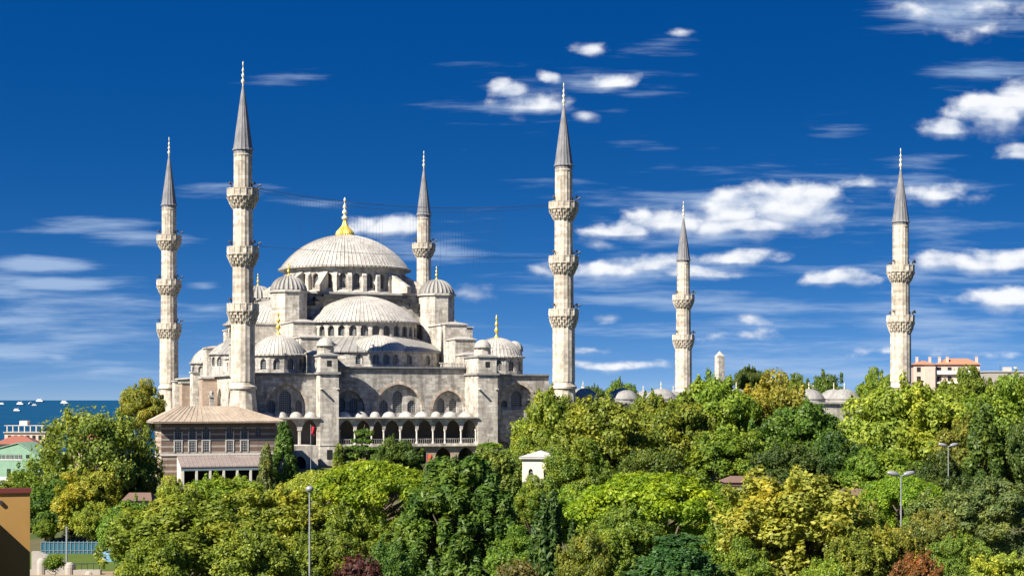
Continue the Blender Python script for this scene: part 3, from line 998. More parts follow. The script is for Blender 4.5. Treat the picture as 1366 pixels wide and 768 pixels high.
        x.build('exedra_dome', RIBBED, xo, smooth=28)
        # window drum and half dome
        d = MB(); gl = []
        ring_windows(c, 10.75, 15, a0, a1, 22.6, 25.75, (.72, 23.2, 24.4, .8), .6, d, gl)
        dd = d.build('half_dome_drum', STONE, root)
        if not back: put_windows(gl, dd)
        k = MB()
        k.lathe(c, [(10.5, 25.76), (11.35, 25.78), (11.35, 26.1), (10.9, 26.2)] + capprof(10.85, 5.05, 26.22, 12), 252, a0=a0, a1=a1, rib=(6, .08), cap=False, seam=6)
        k.build('half_dome', RIBBED, dd, smooth=22)
    # ---------------- weight turrets at the corners of the cube
    for su in (-1, 1):
        for sv in (-1, 1):
            c = (CU + su * 14.7, CV + sv * 14.7)
            t = MB()
            a = PI / 8
            t.lathe(c, [(3.5, 16.9), (3.5, 31.4)], 8, a0=a, a1=a + 2 * PI)
            to = t.build('weight_turret', STONE, root)
            t = MB()
            t.lathe(c, [(3.4, 31.42), (3.85, 31.45), (3.85, 31.75), (3.5, 31.9)], 8, a0=a, a1=a + 2 * PI)
            t.build('cornice', LEAD, to)
            t = MB(); t.lathe(c, [(3.3, 31.9)] + capprof(3.35, 2.75, 32.0, 10), 72, rib=(3, .2), seam=3); t.build('turret_dome', [LEAD_MID, LEAD_SEAM], to, smooth=25)
            finial(to, c, 34.7, 2.6, .26)
    # ---------------- main drum and great dome
    d = MB(); gl = []
    ring_windows(C, 12.2, 28, R(3), R(3) + 2 * PI, 31.96, 36.9, (.66, 32.9, 35.0, .8), .6, d, gl)
    dr = d.build('main_drum', STONE, root)
    put_windows(gl, dr)
    for i in range(28):
        a = R(3) + 2 * PI * i / 28
        p = MB(); p.obox(C, a, 11.9, 13.1, .75, 31.96, 36.2, 35.3)
        p.build('drum_pier', STONE, dr)
    for q4 in range(4):
        for dd in (-13, 13):
            a = R(45 + 90 * q4 + dd)
            p = MB(); p.obox(C, a, 12.0, 17.2, 1.0, 31.96, 36.3, 33.2)
            p.build('flying_buttress', STONE, dr)
    k = MB()
    k.lathe(C, [(12.0, 36.91), (13.2, 36.95), (13.25, 37.3), (12.9, 37.42)] + capprof(12.85, 6.85, 37.44, 16), 576, rib=(6, .08), seam=6)
    do = k.build('great_dome', RIBBED, root, smooth=20)
    f = MB()
    f.lathe(C, [(1.75, 44.0), (1.8, 44.35), (1.65, 44.9), (1.15, 45.5), (.62, 46.1), (.36, 46.8), (.28, 47.4)], 48, rib=(2, .12))
    fo = f.build('finial_base', GOLD, do, smooth=40)
    f = MB()
    z = 47.3
    f.lathe(C, [(.28, z), (.65, z + .25), (.65, z + .6), (.26, z + .9), (.22, z + 1.1), (.52, z + 1.35), (.52, z + 1.75), (.22, z + 2.1), (.2, z + 2.3), (.4, z + 2.5), (.4, z + 2.85), (.15, z + 3.15), (.12, z + 3.6), (.26, z + 3.8), (.22, z + 4.2), (.01, z + 4.6)], 14)
    f.build('finial', FINIAL, do, smooth=60)
    return root


WHITE_STONE = simple('pale_marble', (0.55, 0.52, 0.46), 0.6)
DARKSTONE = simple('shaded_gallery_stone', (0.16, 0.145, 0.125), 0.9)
build_mosque()


# ------------------------------------------------------------------ courtyard behind the trees
def build_courtyard():
    root = thing('mosque_courtyard', mw(60, 0, 0), 'low walled courtyard of small lead domes mostly hidden by trees right of the mosque', 'courtyard', ROT)
    off = (60, 0, 0)
    m = MB()
    m.box(60, 127, 1.5, 2.6, -2, 10.4); m.box(60, 127, 86, 87.1, -2, 10.4); m.box(126, 127, 2.6, 86, -2, 10.4); m.box(60, 61, 2.6, 86, -2, 10.4)
    m.box(61, 126, 8.6, 9.2, -2, 10.2)
    m.build('wall', STONE, root, off)
    r = MB()
    r.box(59.8, 127.4, 1.1, 9.6, 10.42, 10.75); r.box(59.8, 127.4, 79, 87.5, 10.42, 10.75); r.box(118.6, 127.4, 9.62, 78.98, 10.42, 10.75); r.box(59.8, 68, 9.62, 78.98, 10.42, 10.75)
    ro = r.build('roof', LEAD, root, off)
    def dm(u, v):
        d = MB()
        d.lathe((u, v), [(3.15, 10.76), (3.15, 11.25), (3.3, 11.3), (3.3, 11.45)] + capprof(3.05, 1.9, 11.46, 8), 48, rib=(3, .05))
        o = d.build('dome', LEAD_MID, ro, off, smooth=30)
        f = MB(); f.lathe((u, v), [(.16, 13.3), (.05, 13.8), (.14, 14.0), (.02, 14.7)], 8); f.build('finial', FINIAL, o, off)
        return o
    for i in range(8): dm(64.4 + i * 7.95, 5.3)
    for i in range(8): dm(64.4 + i * 7.95, 83)
    for i in range(8): dm(122.9, 14 + i * 8.1)


build_courtyard()


# ------------------------------------------------------------------ imperial pavilion in front of the left corner
def build_pavilion():
    u0, u1, v0, v1 = -16.5, 1.4, -20.0, -13.0
    off = (u0, v0, 0)
    root = thing('imperial_pavilion', mw(u0, v0, 0), 'low striped brick and stone pavilion with a broad tan roof before the left minaret', 'pavilion', ROT)
    w = MB(); gl = []
    top = 7.55
    L = u1 - u0
    upper, lower = [], []
    for px_ in (2.6, 4.8, 6.9, 10.6, 12.9): upper.append((px_, .55, 5.2, 6.35, .6)); lower.append((px_, .52, 3.2, 4.85, 0.0))
    upper.append((15.1, .45, 5.5, 6.4, .5))
    panel(w, (u0, v0), (u1, v0), -2.5, top, upper, .25, gl)
    wall = w.build('front_wall', BAND_WALL, root, off)
    for g in gl: g.build('window', GLASS, wall, off)
    for (c, hw, z0, z1, _r) in lower:
        b = MB(); b.box(u0 + c - hw, u0 + c + hw, v0 - .05, v0 + .2, z0, z1)
        wd = b.build('window', GLASS, wall, off)
        f = MB()
        f.box(u0 + c - hw - .14, u0 + c - hw, v0 - .1, v0 + .1, z0 - .1, 6.3); f.box(u0 + c + hw, u0 + c + hw + .14, v0 - .1, v0 + .1, z0 - .1, 6.3)
        f.box(u0 + c - hw - .2, u0 + c + hw + .2, v0 - .12, v0 + .1, z1, z1 + .16)
        f.build('frame', WHITE_STONE, wd, off)
    s = MB(); gl = []
    panel(s, (u0, v1), (u0, v0), -2.5, top, [(1.2 + i * 1.55, .4, 5.0, 6.3, .5) for i in range(4)] + [(1.2 + i * 1.55, .4, 2.6, 4.4, .42) for i in range(4)], .25, gl)
    side = s.build('side_wall', BAND_WALL2, root, off)
    for g in gl: g.build('window', GLASS, side, off)
    b = MB()
    b.box(u0 + .35, u1 - .05, v0 + .35, v1, -2.5, top - .05)
    b.box(u1 - .04, u1 + .0, v0 + .01, v1, -2.5, top - .05)
    b.build('inner_wall', BAND_WALL, root, off)
    bd = MB(); bd.box(u0 - .12, u1, v0 - .12, v0 - .01, 2.55, 2.85); bd.box(u0 - .12, u0 - .01, v0 - .12, v1, 2.55, 2.85); bd.box(u0 - .1, u1, v0 - .1, v0 - .01, 4.98, 5.1)
    bd.build('string_course', WHITE_STONE, root, off)
    r = MB()
    e = 1.45
    r.box(u0 - e, u1 + e, v0 - e, v1 + e, 7.62, 7.84)
    ro = r.build('eave', ROOF_TAN, root, off)
    r = MB()
    r.hip(u0 - e - .05, u1 + e + .05, v0 - e - .05, v1 + e + .05, 7.85, 10.2, u0 + 3.3, u1 - 5.6, v0 + 3.2, v1 - 3.2)
    nseam = 22      # standing seams on the front slope
    for i in range(1, nseam):
        f = i / nseam
        a = Vector((u0 - e + f * (L + 2 * e), v0 - e, 7.9)); bt = Vector((u0 + 3.3 + f * (L - 8.9), v0 + 3.2, 10.24))
        r.tube(a, bt, .045, n=4)
    for i in range(1, 10):
        f = i / 10
        r.tube((u0 - e, v1 + e + f * (v0 - v1 - 2 * e), 7.9), (u0 + 3.3, v1 - 3.2 + f * (v0 - v1 + 6.4), 10.24), .07, n=4)
    r.build('roof', ROOF_TAN, root, off)
    c = MB(); c.box(u0 + 8.1, u0 + 8.7, v0 + 3.3, v0 + 3.9, 9.9, 11.6); c.box(u0 + 7.95, u0 + 8.85, v0 + 3.15, v0 + 4.05, 11.6, 11.9); c.lathe((u0 + 8.4, v0 + 3.6), [(.3, 11.9), (.35, 12.4), (.1, 12.7)], 8)
    c.build('chimney', STONE_DARK, root, off)
    # lean-to porch
    p = MB()
    pu0, pu1 = u0 + 2.4, u0 + 15.6
    p.add([(pu0, v0 - .13, 2.5), (pu1, v0 - .13, 2.5), (pu1, v0 - 4.0, 1.0), (pu0, v0 - 4.0, 1.0), (pu0, v0 - .13, 2.36), (pu1, v0 - .13, 2.36), (pu1, v0 - 4.0, .86), (pu0, v0 - 4.0, .86)],
          [(3, 2, 1, 0), (4, 5, 6, 7), (0, 1, 5, 4), (1, 2, 6, 5), (2, 3, 7, 6), (3, 0, 4, 7)])
    for i in range(1, 20):
        x = pu0 + (pu1 - pu0) * i / 20
        p.tube((x, v0 - .13, 2.53), (x, v0 - 4.0, 1.03), .05, n=4)
    po = p.build('porch_roof', ROOF_PURPLE, root, off)
    q = MB(); q.box(pu0 + .1, pu1 - .1, v0 - 3.9, v0 - 3.7, .35, .84); q.build('beam', BLUEGREY, po, off)
    for i in range(7):
        x = pu0 + .35 + i * (pu1 - pu0 - .7) / 6
        q = MB(); q.box(x - .17, x + .17, v0 - 3.92, v0 - 3.6, -2.6, .35); q.build('post', WHITE_STONE, po, off)
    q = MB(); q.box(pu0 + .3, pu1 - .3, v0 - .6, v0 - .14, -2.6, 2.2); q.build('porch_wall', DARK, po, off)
    q = MB()
    q.add([(pu0, v0 - .14, 2.35), (pu0, v0 - 3.9, .85), (pu0, v0 - 3.9, -2.6), (pu0, v0 - .14, -2.6), (pu0 + .2, v0 - .14, 2.35), (pu0 + .2, v0 - 3.9, .85), (pu0 + .2, v0 - 3.9, -2.6), (pu0 + .2, v0 - .14, -2.6)],
          [(0, 1, 2, 3), (7, 6, 5, 4), (0, 4, 5, 1), (1, 5, 6, 2)])
    q.build('gable_wall', CREAM, po, off)
    # ramp wall linking the pavilion to the mosque
    g = MB(); gl = []
    panel(g, (u1 + .02, -9.0), (u1 + 9.4, -9.0), -2.5, 3.6, [(6.4, 1.0, -2.0, .6, 1.3)], .5, gl)
    g.box(u1 + .02, u1 + 9.4, -8.45, -1.0, -2.5, 3.58)
    go = g.build('ramp_wall', STONE, root, off)
    for x in gl: x.build('doorway', DARK, go, off)


BLUEGREY = simple('faded_blue_grey_paint', (0.13, 0.18, 0.20), 0.7)
build_pavilion()


# ------------------------------------------------------------------ festival light cables between the two front minarets
def cable(name, pts, r, label, drops=None):
    root = thing(name, pts[0], label, 'cable', 0, 'light cables strung between the front minarets')
    off = pts[0]
    m = MB()
    for a, b in zip(pts[:-1], pts[1:]): m.tube(a, b, r, n=5)
    m.build('wire', CABLE, root, off)
    if drops:
        for a, ln in drops:
            d = MB(); d.tube(a, (a[0], a[1], a[2] - ln), 0.013, n=4); d.build('hanging_string', CABLE, root, off)


CABLE = simple('dark_cable', (0.02, 0.04, 0.09), 0.7)


def build_cables():
    A = Vector(mw(1.6, 0, 47.2)); B = Vector(mw(56.6, 0, 46.6))
    def curve(A, B, sag, n=28): return [tuple(A.lerp(B, i / n) - Vector((0, 0, 4 * sag * (i / n) * (1 - i / n)))) for i in range(n + 1)]
    p1 = curve(A, B, 1.9)
    rnd = random.Random(3)
    drops = []
    for i in range(70):
        f = 0.12 + 0.7 * i / 69
        if 0.42 < f < .5: continue
        q = A.lerp(B, f) - Vector((0, 0, 4 * 1.9 * f * (1 - f)))
        drops.append((tuple(q), rnd.uniform(4, 11)))
    cable('light_cable', p1, .055, 'upper sagging cable with hanging strings between the two front minarets', drops)
    cable('light_cable', curve(A - Vector((0, 0, .5)), B - Vector((0, 0, .35)), 2.25), .035, 'thin second cable just below the upper one between the two front minarets')
    cable('light_cable', curve(A - Vector((0, 0, 9.9)), B - Vector((0, 0, 9.7)), .6), .035, 'lowest cable joining the middle balconies of the two front minarets')


build_cables()


# ------------------------------------------------------------------ trees
def leaves_mesh(name, puffs, per, size, seed, up=0.3, outw=1.25, shell=(0.72, 1.06), aspect=1.5):
    """puffs=[(center,(rx,ry,rz),weight)] -> one mesh of many folded leaf faces spread over and inside the puffs"""
    rng = np.random.default_rng(seed)
    P, Nn = [], []
    for c, r, w in puffs:
        k = max(12, int(per * w))
        d = rng.normal(size=(k, 3)); d /= np.linalg.norm(d, axis=1)[:, None]
        rad = np.clip(rng.normal((shell[0] + shell[1]) / 2, (shell[1] - shell[0]) * .46, k), .3, 1.7)[:, None]
        P.append(np.array(c) + d * np.array(r) * rad)
        nn = d * outw + rng.normal(size=(k, 3)) * 0.55 + np.array([0, 0, up])
        Nn.append(nn)
    P = np.concatenate(P); Nn = np.concatenate(Nn)
    Nn /= np.linalg.norm(Nn, axis=1)[:, None]
    n = len(P)
    t = np.cross(Nn, rng.normal(size=(n, 3))); t /= np.linalg.norm(t, axis=1)[:, None]
    b = np.cross(Nn, t)
    s = size * rng.uniform(0.5, 1.5, n)[:, None]
    fold = Nn * s * 0.22
    V = np.empty((n, 4, 3))
    V[:, 0] = P - t * s * aspect * .5
    V[:, 1] = P + b * s * .5 - fold
    V[:, 2] = P + t * s * aspect * .5
    V[:, 3] = P - b * s * .5 - fold
    me = bpy.data.meshes.new(name)
    me.vertices.add(4 * n); me.vertices.foreach_set('co', V.reshape(-1).astype(np.float32))
    me.loops.add(6 * n)
    idx = (np.arange(n) * 4)[:, None] + np.array([0, 1, 2, 0, 2, 3])[None]
    me.loops.foreach_set('vertex_index', idx.reshape(-1).astype(np.int32))
    me.polygons.add(2 * n)
    me.polygons.foreach_set('loop_start', (np.arange(2 * n) * 3).astype(np.int32))
    me.update(calc_edges=True)
    me.materials.append(LEAF)
    return me


def trunk_mesh(name, h, r, limbs, seed):
    m = MB()
    rnd = random.Random(seed)
    n = 6
    pts = [Vector((0, 0, -0.8))]
    for i in range(1, n + 1): pts.append(Vector((rnd.uniform(-.12, .12) * i, rnd.uniform(-.12, .12) * i, h * i / n)))
    for i in range(n): m.tube(pts[i], pts[i + 1], r * (1 - .75 * i / n), r * (1 - .75 * (i + 1) / n), 8)
    for c in limbs:
        c = Vector(c)
        f = max(.3, min(.95, (c.z / h) * 0.62))
        a = pts[min(n, int(f * n))]
        mid = a.lerp(c, .5) + Vector((0, 0, -.25))
        m.tube(a, mid, r * .34, r * .22, 5)
        m.tube(mid, c, r * .22, r * .07, 5)
    o = m.build(name, BARK)
    me = o.data
    bpy.data.objects.remove(o)
    return me


def puffs_broad(rnd, hw=5.0, z0=1.1, z1=11.0, n=58, rp=(.9, 1.7), flat=1.0, inner=10, top_bias=0.35, sprigs=34):
    """rounded crown built of clumps on an uneven shell"""
    out = []
    cz = z0 + (z1 - z0) * 0.47
    rz = (z1 - z0) / 2
    k = 0
    lob = [(rnd.uniform(0, 2 * PI), rnd.uniform(.78, 1.08)) for _ in range(7)]
    while k < n:
        a = rnd.uniform(0, 2 * PI)
        s = rnd.uniform(-0.92, 1.0)
        if rnd.random() < top_bias and s < 0: s = -s
        rr = math.sqrt(max(0, 1 - s * s)) if s > 0 else (1 - 0.35 * s * s) * math.sqrt(max(0, 1 - (s * .85) ** 2))
        la = min(lob, key=lambda q: abs(math.atan2(math.sin(q[0] - a), math.cos(q[0] - a))))[1]
        q = rnd.uniform(.60, .93) * la
        r = rnd.uniform(*rp)
        c = (math.cos(a) * rr * hw * q, math.sin(a) * rr * hw * q, cz + s * rz * min(.9, q) * (1.0 if s > 0 else .9))
        out.append((c, (r, r, r * rnd.uniform(.6, .85) * flat), (r / rp[1]) ** 2))
        k += 1
    for _ in range(sprigs):          # shoots that break the outline
        a = rnd.uniform(0, 2 * PI); s = rnd.uniform(-.25, 1.0)
        rr = math.sqrt(max(0, 1 - s * s)); q = rnd.uniform(.9, 1.06)
        c = (math.cos(a) * rr * hw * q * .95, math.sin(a) * rr * hw * q * .95, cz + s * rz * q * .95)
        out.append((c, (.30, .30, rnd.uniform(.4, .8)), .11))
    for _ in range(inner):
        c = (rnd.uniform(-.45, .45) * hw, rnd.uniform(-.45, .45) * hw, cz + rnd.uniform(-.5, .5) * rz)
        out.append((c, (1.8, 1.8, 1.5), .6))
    return out


PROTO = {}


def proto(kind, idx=0):
    """crown and trunk meshes of one kind of tree at its typical size: half width and height"""
    key = (kind, idx)
    if key in PROTO: return PROTO[key]
    rnd = random.Random(hash_(kind) + idx * 17)
    seed = hash_(kind) + idx
    if kind == 'broad':
        pf = puffs_broad(rnd, n=56, inner=7, rp=(.8, 1.6)); hw, H = 5.0, 11.0
        me = leaves_mesh('crown', pf, 860, .205, seed)
        tk = trunk_mesh('trunk', 8.5, .34, [p[0] for p in pf[:26]], seed)
    elif kind == 'ragged':     # looser crown, sky shows through
        pf = puffs_broad(rnd, n=52, rp=(.5, 1.25), inner=2, z0=.8, top_bias=.1); hw, H = 5.0, 11.0
        pf = [p for p in pf if rnd.random() > .12]
        me = leaves_mesh('crown', pf, 430, .2, seed, shell=(.45, 1.3))
        tk = trunk_mesh('trunk', 9, .26, [p[0] for p in pf[:40]], seed)
    elif kind == 'maple':      # many small distinct leaf sprays
        pf = puffs_broad(rnd, n=110, rp=(.5, 1.05), inner=12, z0=1.0); hw, H = 5.0, 11.0
        me = leaves_mesh('crown', pf, 440, .20, seed, up=.5, outw=.95)
        tk = trunk_mesh('trunk', 8.5, .3, [p[0] for p in pf[:30]], seed)
    elif kind == 'stone_pine':  # broad dense umbrella
        pf = []
        hw, H = 6.0, 8.5
        for i in range(120):
            a = rnd.uniform(0, 2 * PI); q = math.sqrt(rnd.random()) * .93
            z = 4.3 + 3.6 * math.sqrt(max(0, 1 - q * q)) + rnd.uniform(-.25, .15)
            r = rnd.uniform(.6, 1.05)
            pf.append(((math.cos(a) * q * hw, math.sin(a) * q * hw, z), (r, r, r * .72), (r / 1.05) ** 2))
        for i in range(46):
            a = rnd.uniform(0, 2 * PI); q = rnd.uniform(.6, .93)
            pf.append(((math.cos(a) * q * hw, math.sin(a) * q * hw, rnd.uniform(2.6, 4.6)), (.9, .9, .6), .55))
        me = leaves_mesh('crown', pf, 400, .165, seed, up=.7, outw=.9, aspect=2.0)
        tk = trunk_mesh('trunk', 6, .38, [p[0] for p in pf[:30]], seed)
    elif kind == 'pine':       # rounded pine of soft tufts
        pf = puffs_broad(rnd, n=85, rp=(.6, 1.15), inner=8, z0=1.2); hw, H = 5.0, 11.0
        me = leaves_mesh('crown', pf, 480, .165, seed, up=.55, aspect=2.4)
        tk = trunk_mesh('trunk', 8.5, .3, [p[0] for p in pf[:30]], seed)
    elif kind == 'fir':        # upswept shoots all over a broad cone
        pf = []
        hw, H = 5.0, 11.0
        for i in range(270):
            z = 0.6 + 9.3 * rnd.random() ** .95
            R_ = hw * (1 - ((z - .6) / 10.4) ** 2.3) ** .75
            a = rnd.uniform(0, 2 * PI); q = rnd.uniform(.55, .95)
            pf.append(((math.cos(a) * R_ * q, math.sin(a) * R_ * q, z), (.40, .40, rnd.uniform(.6, 1.1)), .6))
        me = leaves_mesh('crown', pf, 260, .19, seed, up=.5, aspect=2.2)
        tk = trunk_mesh('trunk', 10, .28, [p[0] for p in pf[:30]], seed)
    elif kind == 'cypress':    # narrow column
        pf = []
        hw, H = 1.0, 9.0
        for i in range(70):
            z = .4 + 8.1 * rnd.random()
            R_ = hw * min(1, (z + .6) / 1.8) * max(.1, (1 - (z / 9.0) ** 2.6)) * .78
            a = rnd.uniform(0, 2 * PI)
            pf.append(((math.cos(a) * R_, math.sin(a) * R_, z), (.26, .26, .75), .6))
        me = leaves_mesh('crown', pf, 150, .16, seed, up=.6, aspect=2.2)
        tk = trunk_mesh('trunk', 6, .14, [], seed)
    elif kind == 'juniper':    # bundle of ragged spires
        pf = []
        hw, H = 2.6, 9.0
        for k in range(11):
            a = rnd.uniform(0, 2 * PI); q = rnd.uniform(0, .8) * hw
            top = 9.0 - q * 1.0 - rnd.uniform(0, 1.8)
            for j in range(11):
                z = .5 + (top - .9) * j / 10
                w = .62 * (1 - (j / 10) ** 2.2) + .12
                pf.append(((math.cos(a) * q + rnd.uniform(-.12, .12), math.sin(a) * q + rnd.uniform(-.12, .12), z), (w, w, .8), .55))
        me = leaves_mesh('crown', pf, 150, .19, seed, up=.7, aspect=2.3)
        tk = trunk_mesh('trunk', 6, .2, [], seed)
    elif kind == 'conifer':    # dense cone
        pf = []
        hw, H = 2.4, 9.0
        for i in range(130):
            z = .3 + 8.4 * rnd.random() ** 1.2
            R_ = hw * (1 - (z / 9.2)) ** .75 * .86
            a = rnd.uniform(0, 2 * PI)
            pf.append(((math.cos(a) * R_, math.sin(a) * R_, z), (.42, .42, .55), .5))
        me = leaves_mesh('crown', pf, 150, .2, seed, up=.3, aspect=2)
        tk = trunk_mesh('trunk', 7.5, .2, [], seed)
    elif kind == 'cedar':      # flat layered sprays
        pf = []
        hw, H = 4.0, 10.0
        for j in range(8):
            z = 1.6 + j * 1.08
            Rr = hw * (1 - (j / 9.0) ** 1.4) + .3
            for k in range(9 - j // 2):
                a = rnd.uniform(0, 2 * PI); q = rnd.uniform(.3, .9)
                r = rnd.uniform(.7, 1.3) * (1 - j * .05)
                pf.append(((math.cos(a) * Rr * q, math.sin(a) * Rr * q, z + rnd.uniform(-.2, .2) - q * .3), (r, r, .22), .7))
        me = leaves_mesh('crown', pf, 160, .24, seed, up=1.0, outw=.3, aspect=2)
        tk = trunk_mesh('trunk', 10, .22, [p[0] for p in pf[:50]], seed)
    elif kind == 'shrub':
        pf = puffs_broad(rnd, hw=2.2, z0=0, z1=2.6, n=44, rp=(.32, .62), inner=6); hw, H = 2.2, 2.6
        me = leaves_mesh('crown', pf, 150, .2, seed)
        tk = trunk_mesh('trunk', 1.4, .08, [p[0] for p in pf[:16]], seed)
    PROTO[key] = (me, tk, hw, H)
    return PROTO[key]


def hash_(s): return sum((i + 3) * ord(ch) for i, ch in enumerate(s))


NAMES = dict(broad='broadleaf_tree', ragged='broadleaf_tree', maple='maple_tree', stone_pine='stone_pine', pine='pine_tree', fir='fir_tree', cypress='cypress_tree', juniper='juniper_tree', conifer='conifer_tree', cedar='cedar_tree', shrub='shrub')
COLS = dict(
    bright=(0.195, 0.265, 0.034), lime=(0.275, 0.310, 0.046), yellow=(0.275, 0.335, 0.050), gold=(0.260, 0.285, 0.042), olive=(0.190, 0.235, 0.036), mid=(0.155, 0.225, 0.032), leafy=(0.170, 0.225, 0.044),
    dark=(0.095, 0.160, 0.030), deep=(0.065, 0.115, 0.026), teal=(0.055, 0.140, 0.042), pine=(0.200, 0.310, 0.024), greypine=(0.155, 0.215, 0.058), rust=(0.200, 0.125, 0.036), plum=(0.085, 0.045, 0.038), brown=(0.170, 0.135, 0.04))
_tr = random.Random(11)
tcount = {}


def tree(kind, px, top, d, hwpx, colname, label, idx=0, dip=0.0, cat=None, group='trees of the park in front of the mosque'):
    me, tk, hw0, H0 = proto(kind, idx)
    p = at(px, top, d)
    z = gz(p.x, p.y) - dip
    hw = hwpx / FPX * d
    H = max(1.0, p.z - z)
    root = thing(NAMES[kind], (p.x, p.y, z), label, cat or ('shrub' if kind == 'shrub' else 'tree'), _tr.uniform(0, 2 * PI), group)
    s = hw / hw0
    cr = bpy.data.objects.new('crown', me); col.objects.link(cr); cr.parent = root
    to = bpy.data.objects.new('trunk', tk); col.objects.link(to); to.parent = root
    sz = max(.6 * s, min(H / H0, 1.3 * s))      # keep the leaves' proportions; a taller tree carries its crown higher
    cr.scale = (s, s, sz)
    cr.location.z = H - H0 * sz
    to.scale = (s, s, H / H0)
    c = COLS[colname]
    j = [_tr.uniform(.9, 1.1) for _ in range(3)]
    cr.color = (c[0] * j[0], c[1] * j[1], c[2] * j[2], 1)
    return root


def build_trees():
    T = tree
    # ---- far row, seen against the sky right of the mosque
    T('broad', 832, 502, 330, 34, 'mid', 'small round green treetop against the sky behind the leftmost courtyard domes')
    T('broad', 790, 512, 320, 20, 'dark', 'small dark treetop against the sky immediately right of the front right minaret', 1)
    T('broad', 1000, 486, 340, 19, 'dark', 'small round dark treetop against the sky right of the obelisk', 1)
    T('broad', 1100, 492, 340, 42, 'dark', 'dark green treetop on the skyline just above the two pale courtyard domes')
    T('broad', 1064, 498, 345, 26, 'mid', 'green treetop on the skyline left of the two pale courtyard domes', 2)
    T('broad', 1172, 490, 330, 26, 'bright', 'bright narrow treetop against the sky touching the left of the far right minaret', 2)
    T('broad', 1348, 495, 300, 46, 'bright', 'bright green treetop below the white dish roof at the right edge', 1)
    T('broad', 1290, 489, 300, 50, 'mid', 'green treetop just below the red roofed flats', 2)
    # ---- big trees of the middle row
    T('broad', 742, 512, 232, 58, 'bright', 'large yellow green tree overlapping the foot of the front right minaret', 0)
    T('maple', 812, 518, 205, 78, 'olive', 'large olive tree behind the bright umbrella pine, right of the white kiosk', 0)
    T('broad', 900, 522, 225, 62, 'olive', 'dull olive brown crown between the large olive tree and the two balcony minaret', 1)
    T('broad', 958, 494, 245, 66, 'bright', 'tall green tree with its top in front of the obelisk', 1)
    T('broad', 1035, 494, 250, 62, 'lime', 'tall yellow green tree left of the two pale courtyard domes', 2)
    T('broad', 1062, 528, 215, 72, 'dark', 'dark green tree in front of the two pale courtyard domes', 0)
    T('maple', 975, 560, 205, 62, 'mid', 'mid green tree above the small columned pink building', 1)
    T('broad', 1205, 500, 212, 80, 'lime', 'largest sunlit yellow green tree standing below the far right minaret', 1)
    T('maple', 1264, 499, 225, 56, 'bright', 'bright leafy tree below the red roofed flats, right of the largest sunlit tree', 1)
    T('broad', 1340, 502, 215, 66, 'bright', 'broad green tree at the right edge under the white dish roof', 2)
    T('broad', 1285, 552, 205, 46, 'olive', 'olive tree behind the farther twin headed street lamp', 1)
    T('conifer', 1312, 538, 190, 40, 'dark', 'dark cone shaped conifer right of the farther twin headed street lamp', 0)
    T('broad', 1362, 552, 192, 46, 'dark', 'dark green tree cut by the right edge beside the dark conifer', 0)
    T('broad', 1120, 575, 200, 48, 'deep', 'deep shaded tree between the dark tree and the largest sunlit tree', 2)
    T('ragged', 870, 590, 185, 54, 'dark', 'shaded dark tree just behind the top of the bright umbrella pine', 0)
    T('broad', 770, 585, 190, 48, 'mid', 'mid green tree between the white kiosk and the bright umbrella pine', 2)
    T('broad', 1050, 585, 190, 50, 'deep', 'shaded dark tree behind the golden yellow maple', 1)
    T('broad', 1180, 590, 188, 60, 'mid', 'lower green tree behind the nearer twin headed lamp, below the largest sunlit tree', 0)
    T('broad', 1250, 600, 185, 42, 'deep', 'shaded dark tree behind the pole of the farther twin headed lamp', 2)
    T('broad', 862, 518, 250, 42, 'mid', 'green treetop just below the leftmost small courtyard domes', 0)
    T('broad', 922, 519, 255, 36, 'leafy', 'light green treetop at the foot of the smaller two balcony minaret', 1)
    # ---- front right
    T('stone_pine', 868, 632, 128, 108, 'pine', 'wide bright green umbrella pine right of centre')
    T('maple', 1062, 610, 112, 118, 'yellow', 'big golden yellow maple in the right foreground')
    T('maple', 1150, 690, 106, 56, 'olive', 'olive tree between the golden maple and the rust red tree', 1)
    T('cedar', 895, 702, 100, 92, 'teal', 'blue green conifer at the bottom edge below the umbrella pine')
    T('fir', 905, 718, 98, 72, 'teal', 'lower blue green fir at the bottom edge, in front of the other blue green conifer')
    T('broad', 778, 704, 102, 42, 'olive', 'yellow green bush at the bottom edge right of the dark juniper')
    T('maple', 800, 690, 108, 50, 'bright', 'light green tree below the left end of the umbrella pine', 1)
    T('stone_pine', 1205, 634, 148, 58, 'pine', 'bright pine behind the pole of the nearer twin headed lamp')
    T('pine', 1262, 644, 142, 52, 'greypine', 'soft grey green pine between the two twin headed street lamps')
    T('pine', 1325, 634, 138, 66, 'greypine', 'soft grey green pine at the right edge below the dark conifer', 1)
    T('maple', 1228, 728, 104, 38, 'rust', 'rust red autumn tree at the bottom edge under the nearer lamp')
    T('maple', 1185, 690, 115, 44, 'gold', 'golden bush behind the left of the rust red tree', 1)
    T('broad', 1280, 705, 112, 40, 'mid', 'green tree behind the right of the rust red tree', 1)
    T('maple', 1340, 726, 104, 56, 'yellow', 'yellow green tree in the bottom right corner', 1)
    T('broad', 1100, 738, 98, 40, 'bright', 'small fresh green tree at the bottom edge below the golden maple', 1)
    T('broad', 990, 716, 104, 44, 'mid', 'mid green tree between the blue green conifer and golden maple', 2)
    T('maple', 1150, 655, 128, 40, 'bright', 'green tree right of the golden yellow maple, under the low hut', 0)
    T('broad', 975, 676, 122, 46, 'mid', 'green tree under the right end of the bright umbrella pine', 0)
    T('broad', 945, 655, 150, 42, 'bright', 'light green tree behind the right end of the umbrella pine', 2)
    T('broad', 1245, 672, 122, 42, 'leafy', 'light green tree below the soft grey green pines', 1)
    T('maple', 1165, 720, 112, 40, 'leafy', 'fresh green tree left of the rust red tree', 0)
    T('broad', 840, 668, 122, 60, 'mid', 'green tree below the middle of the bright umbrella pine', 1)
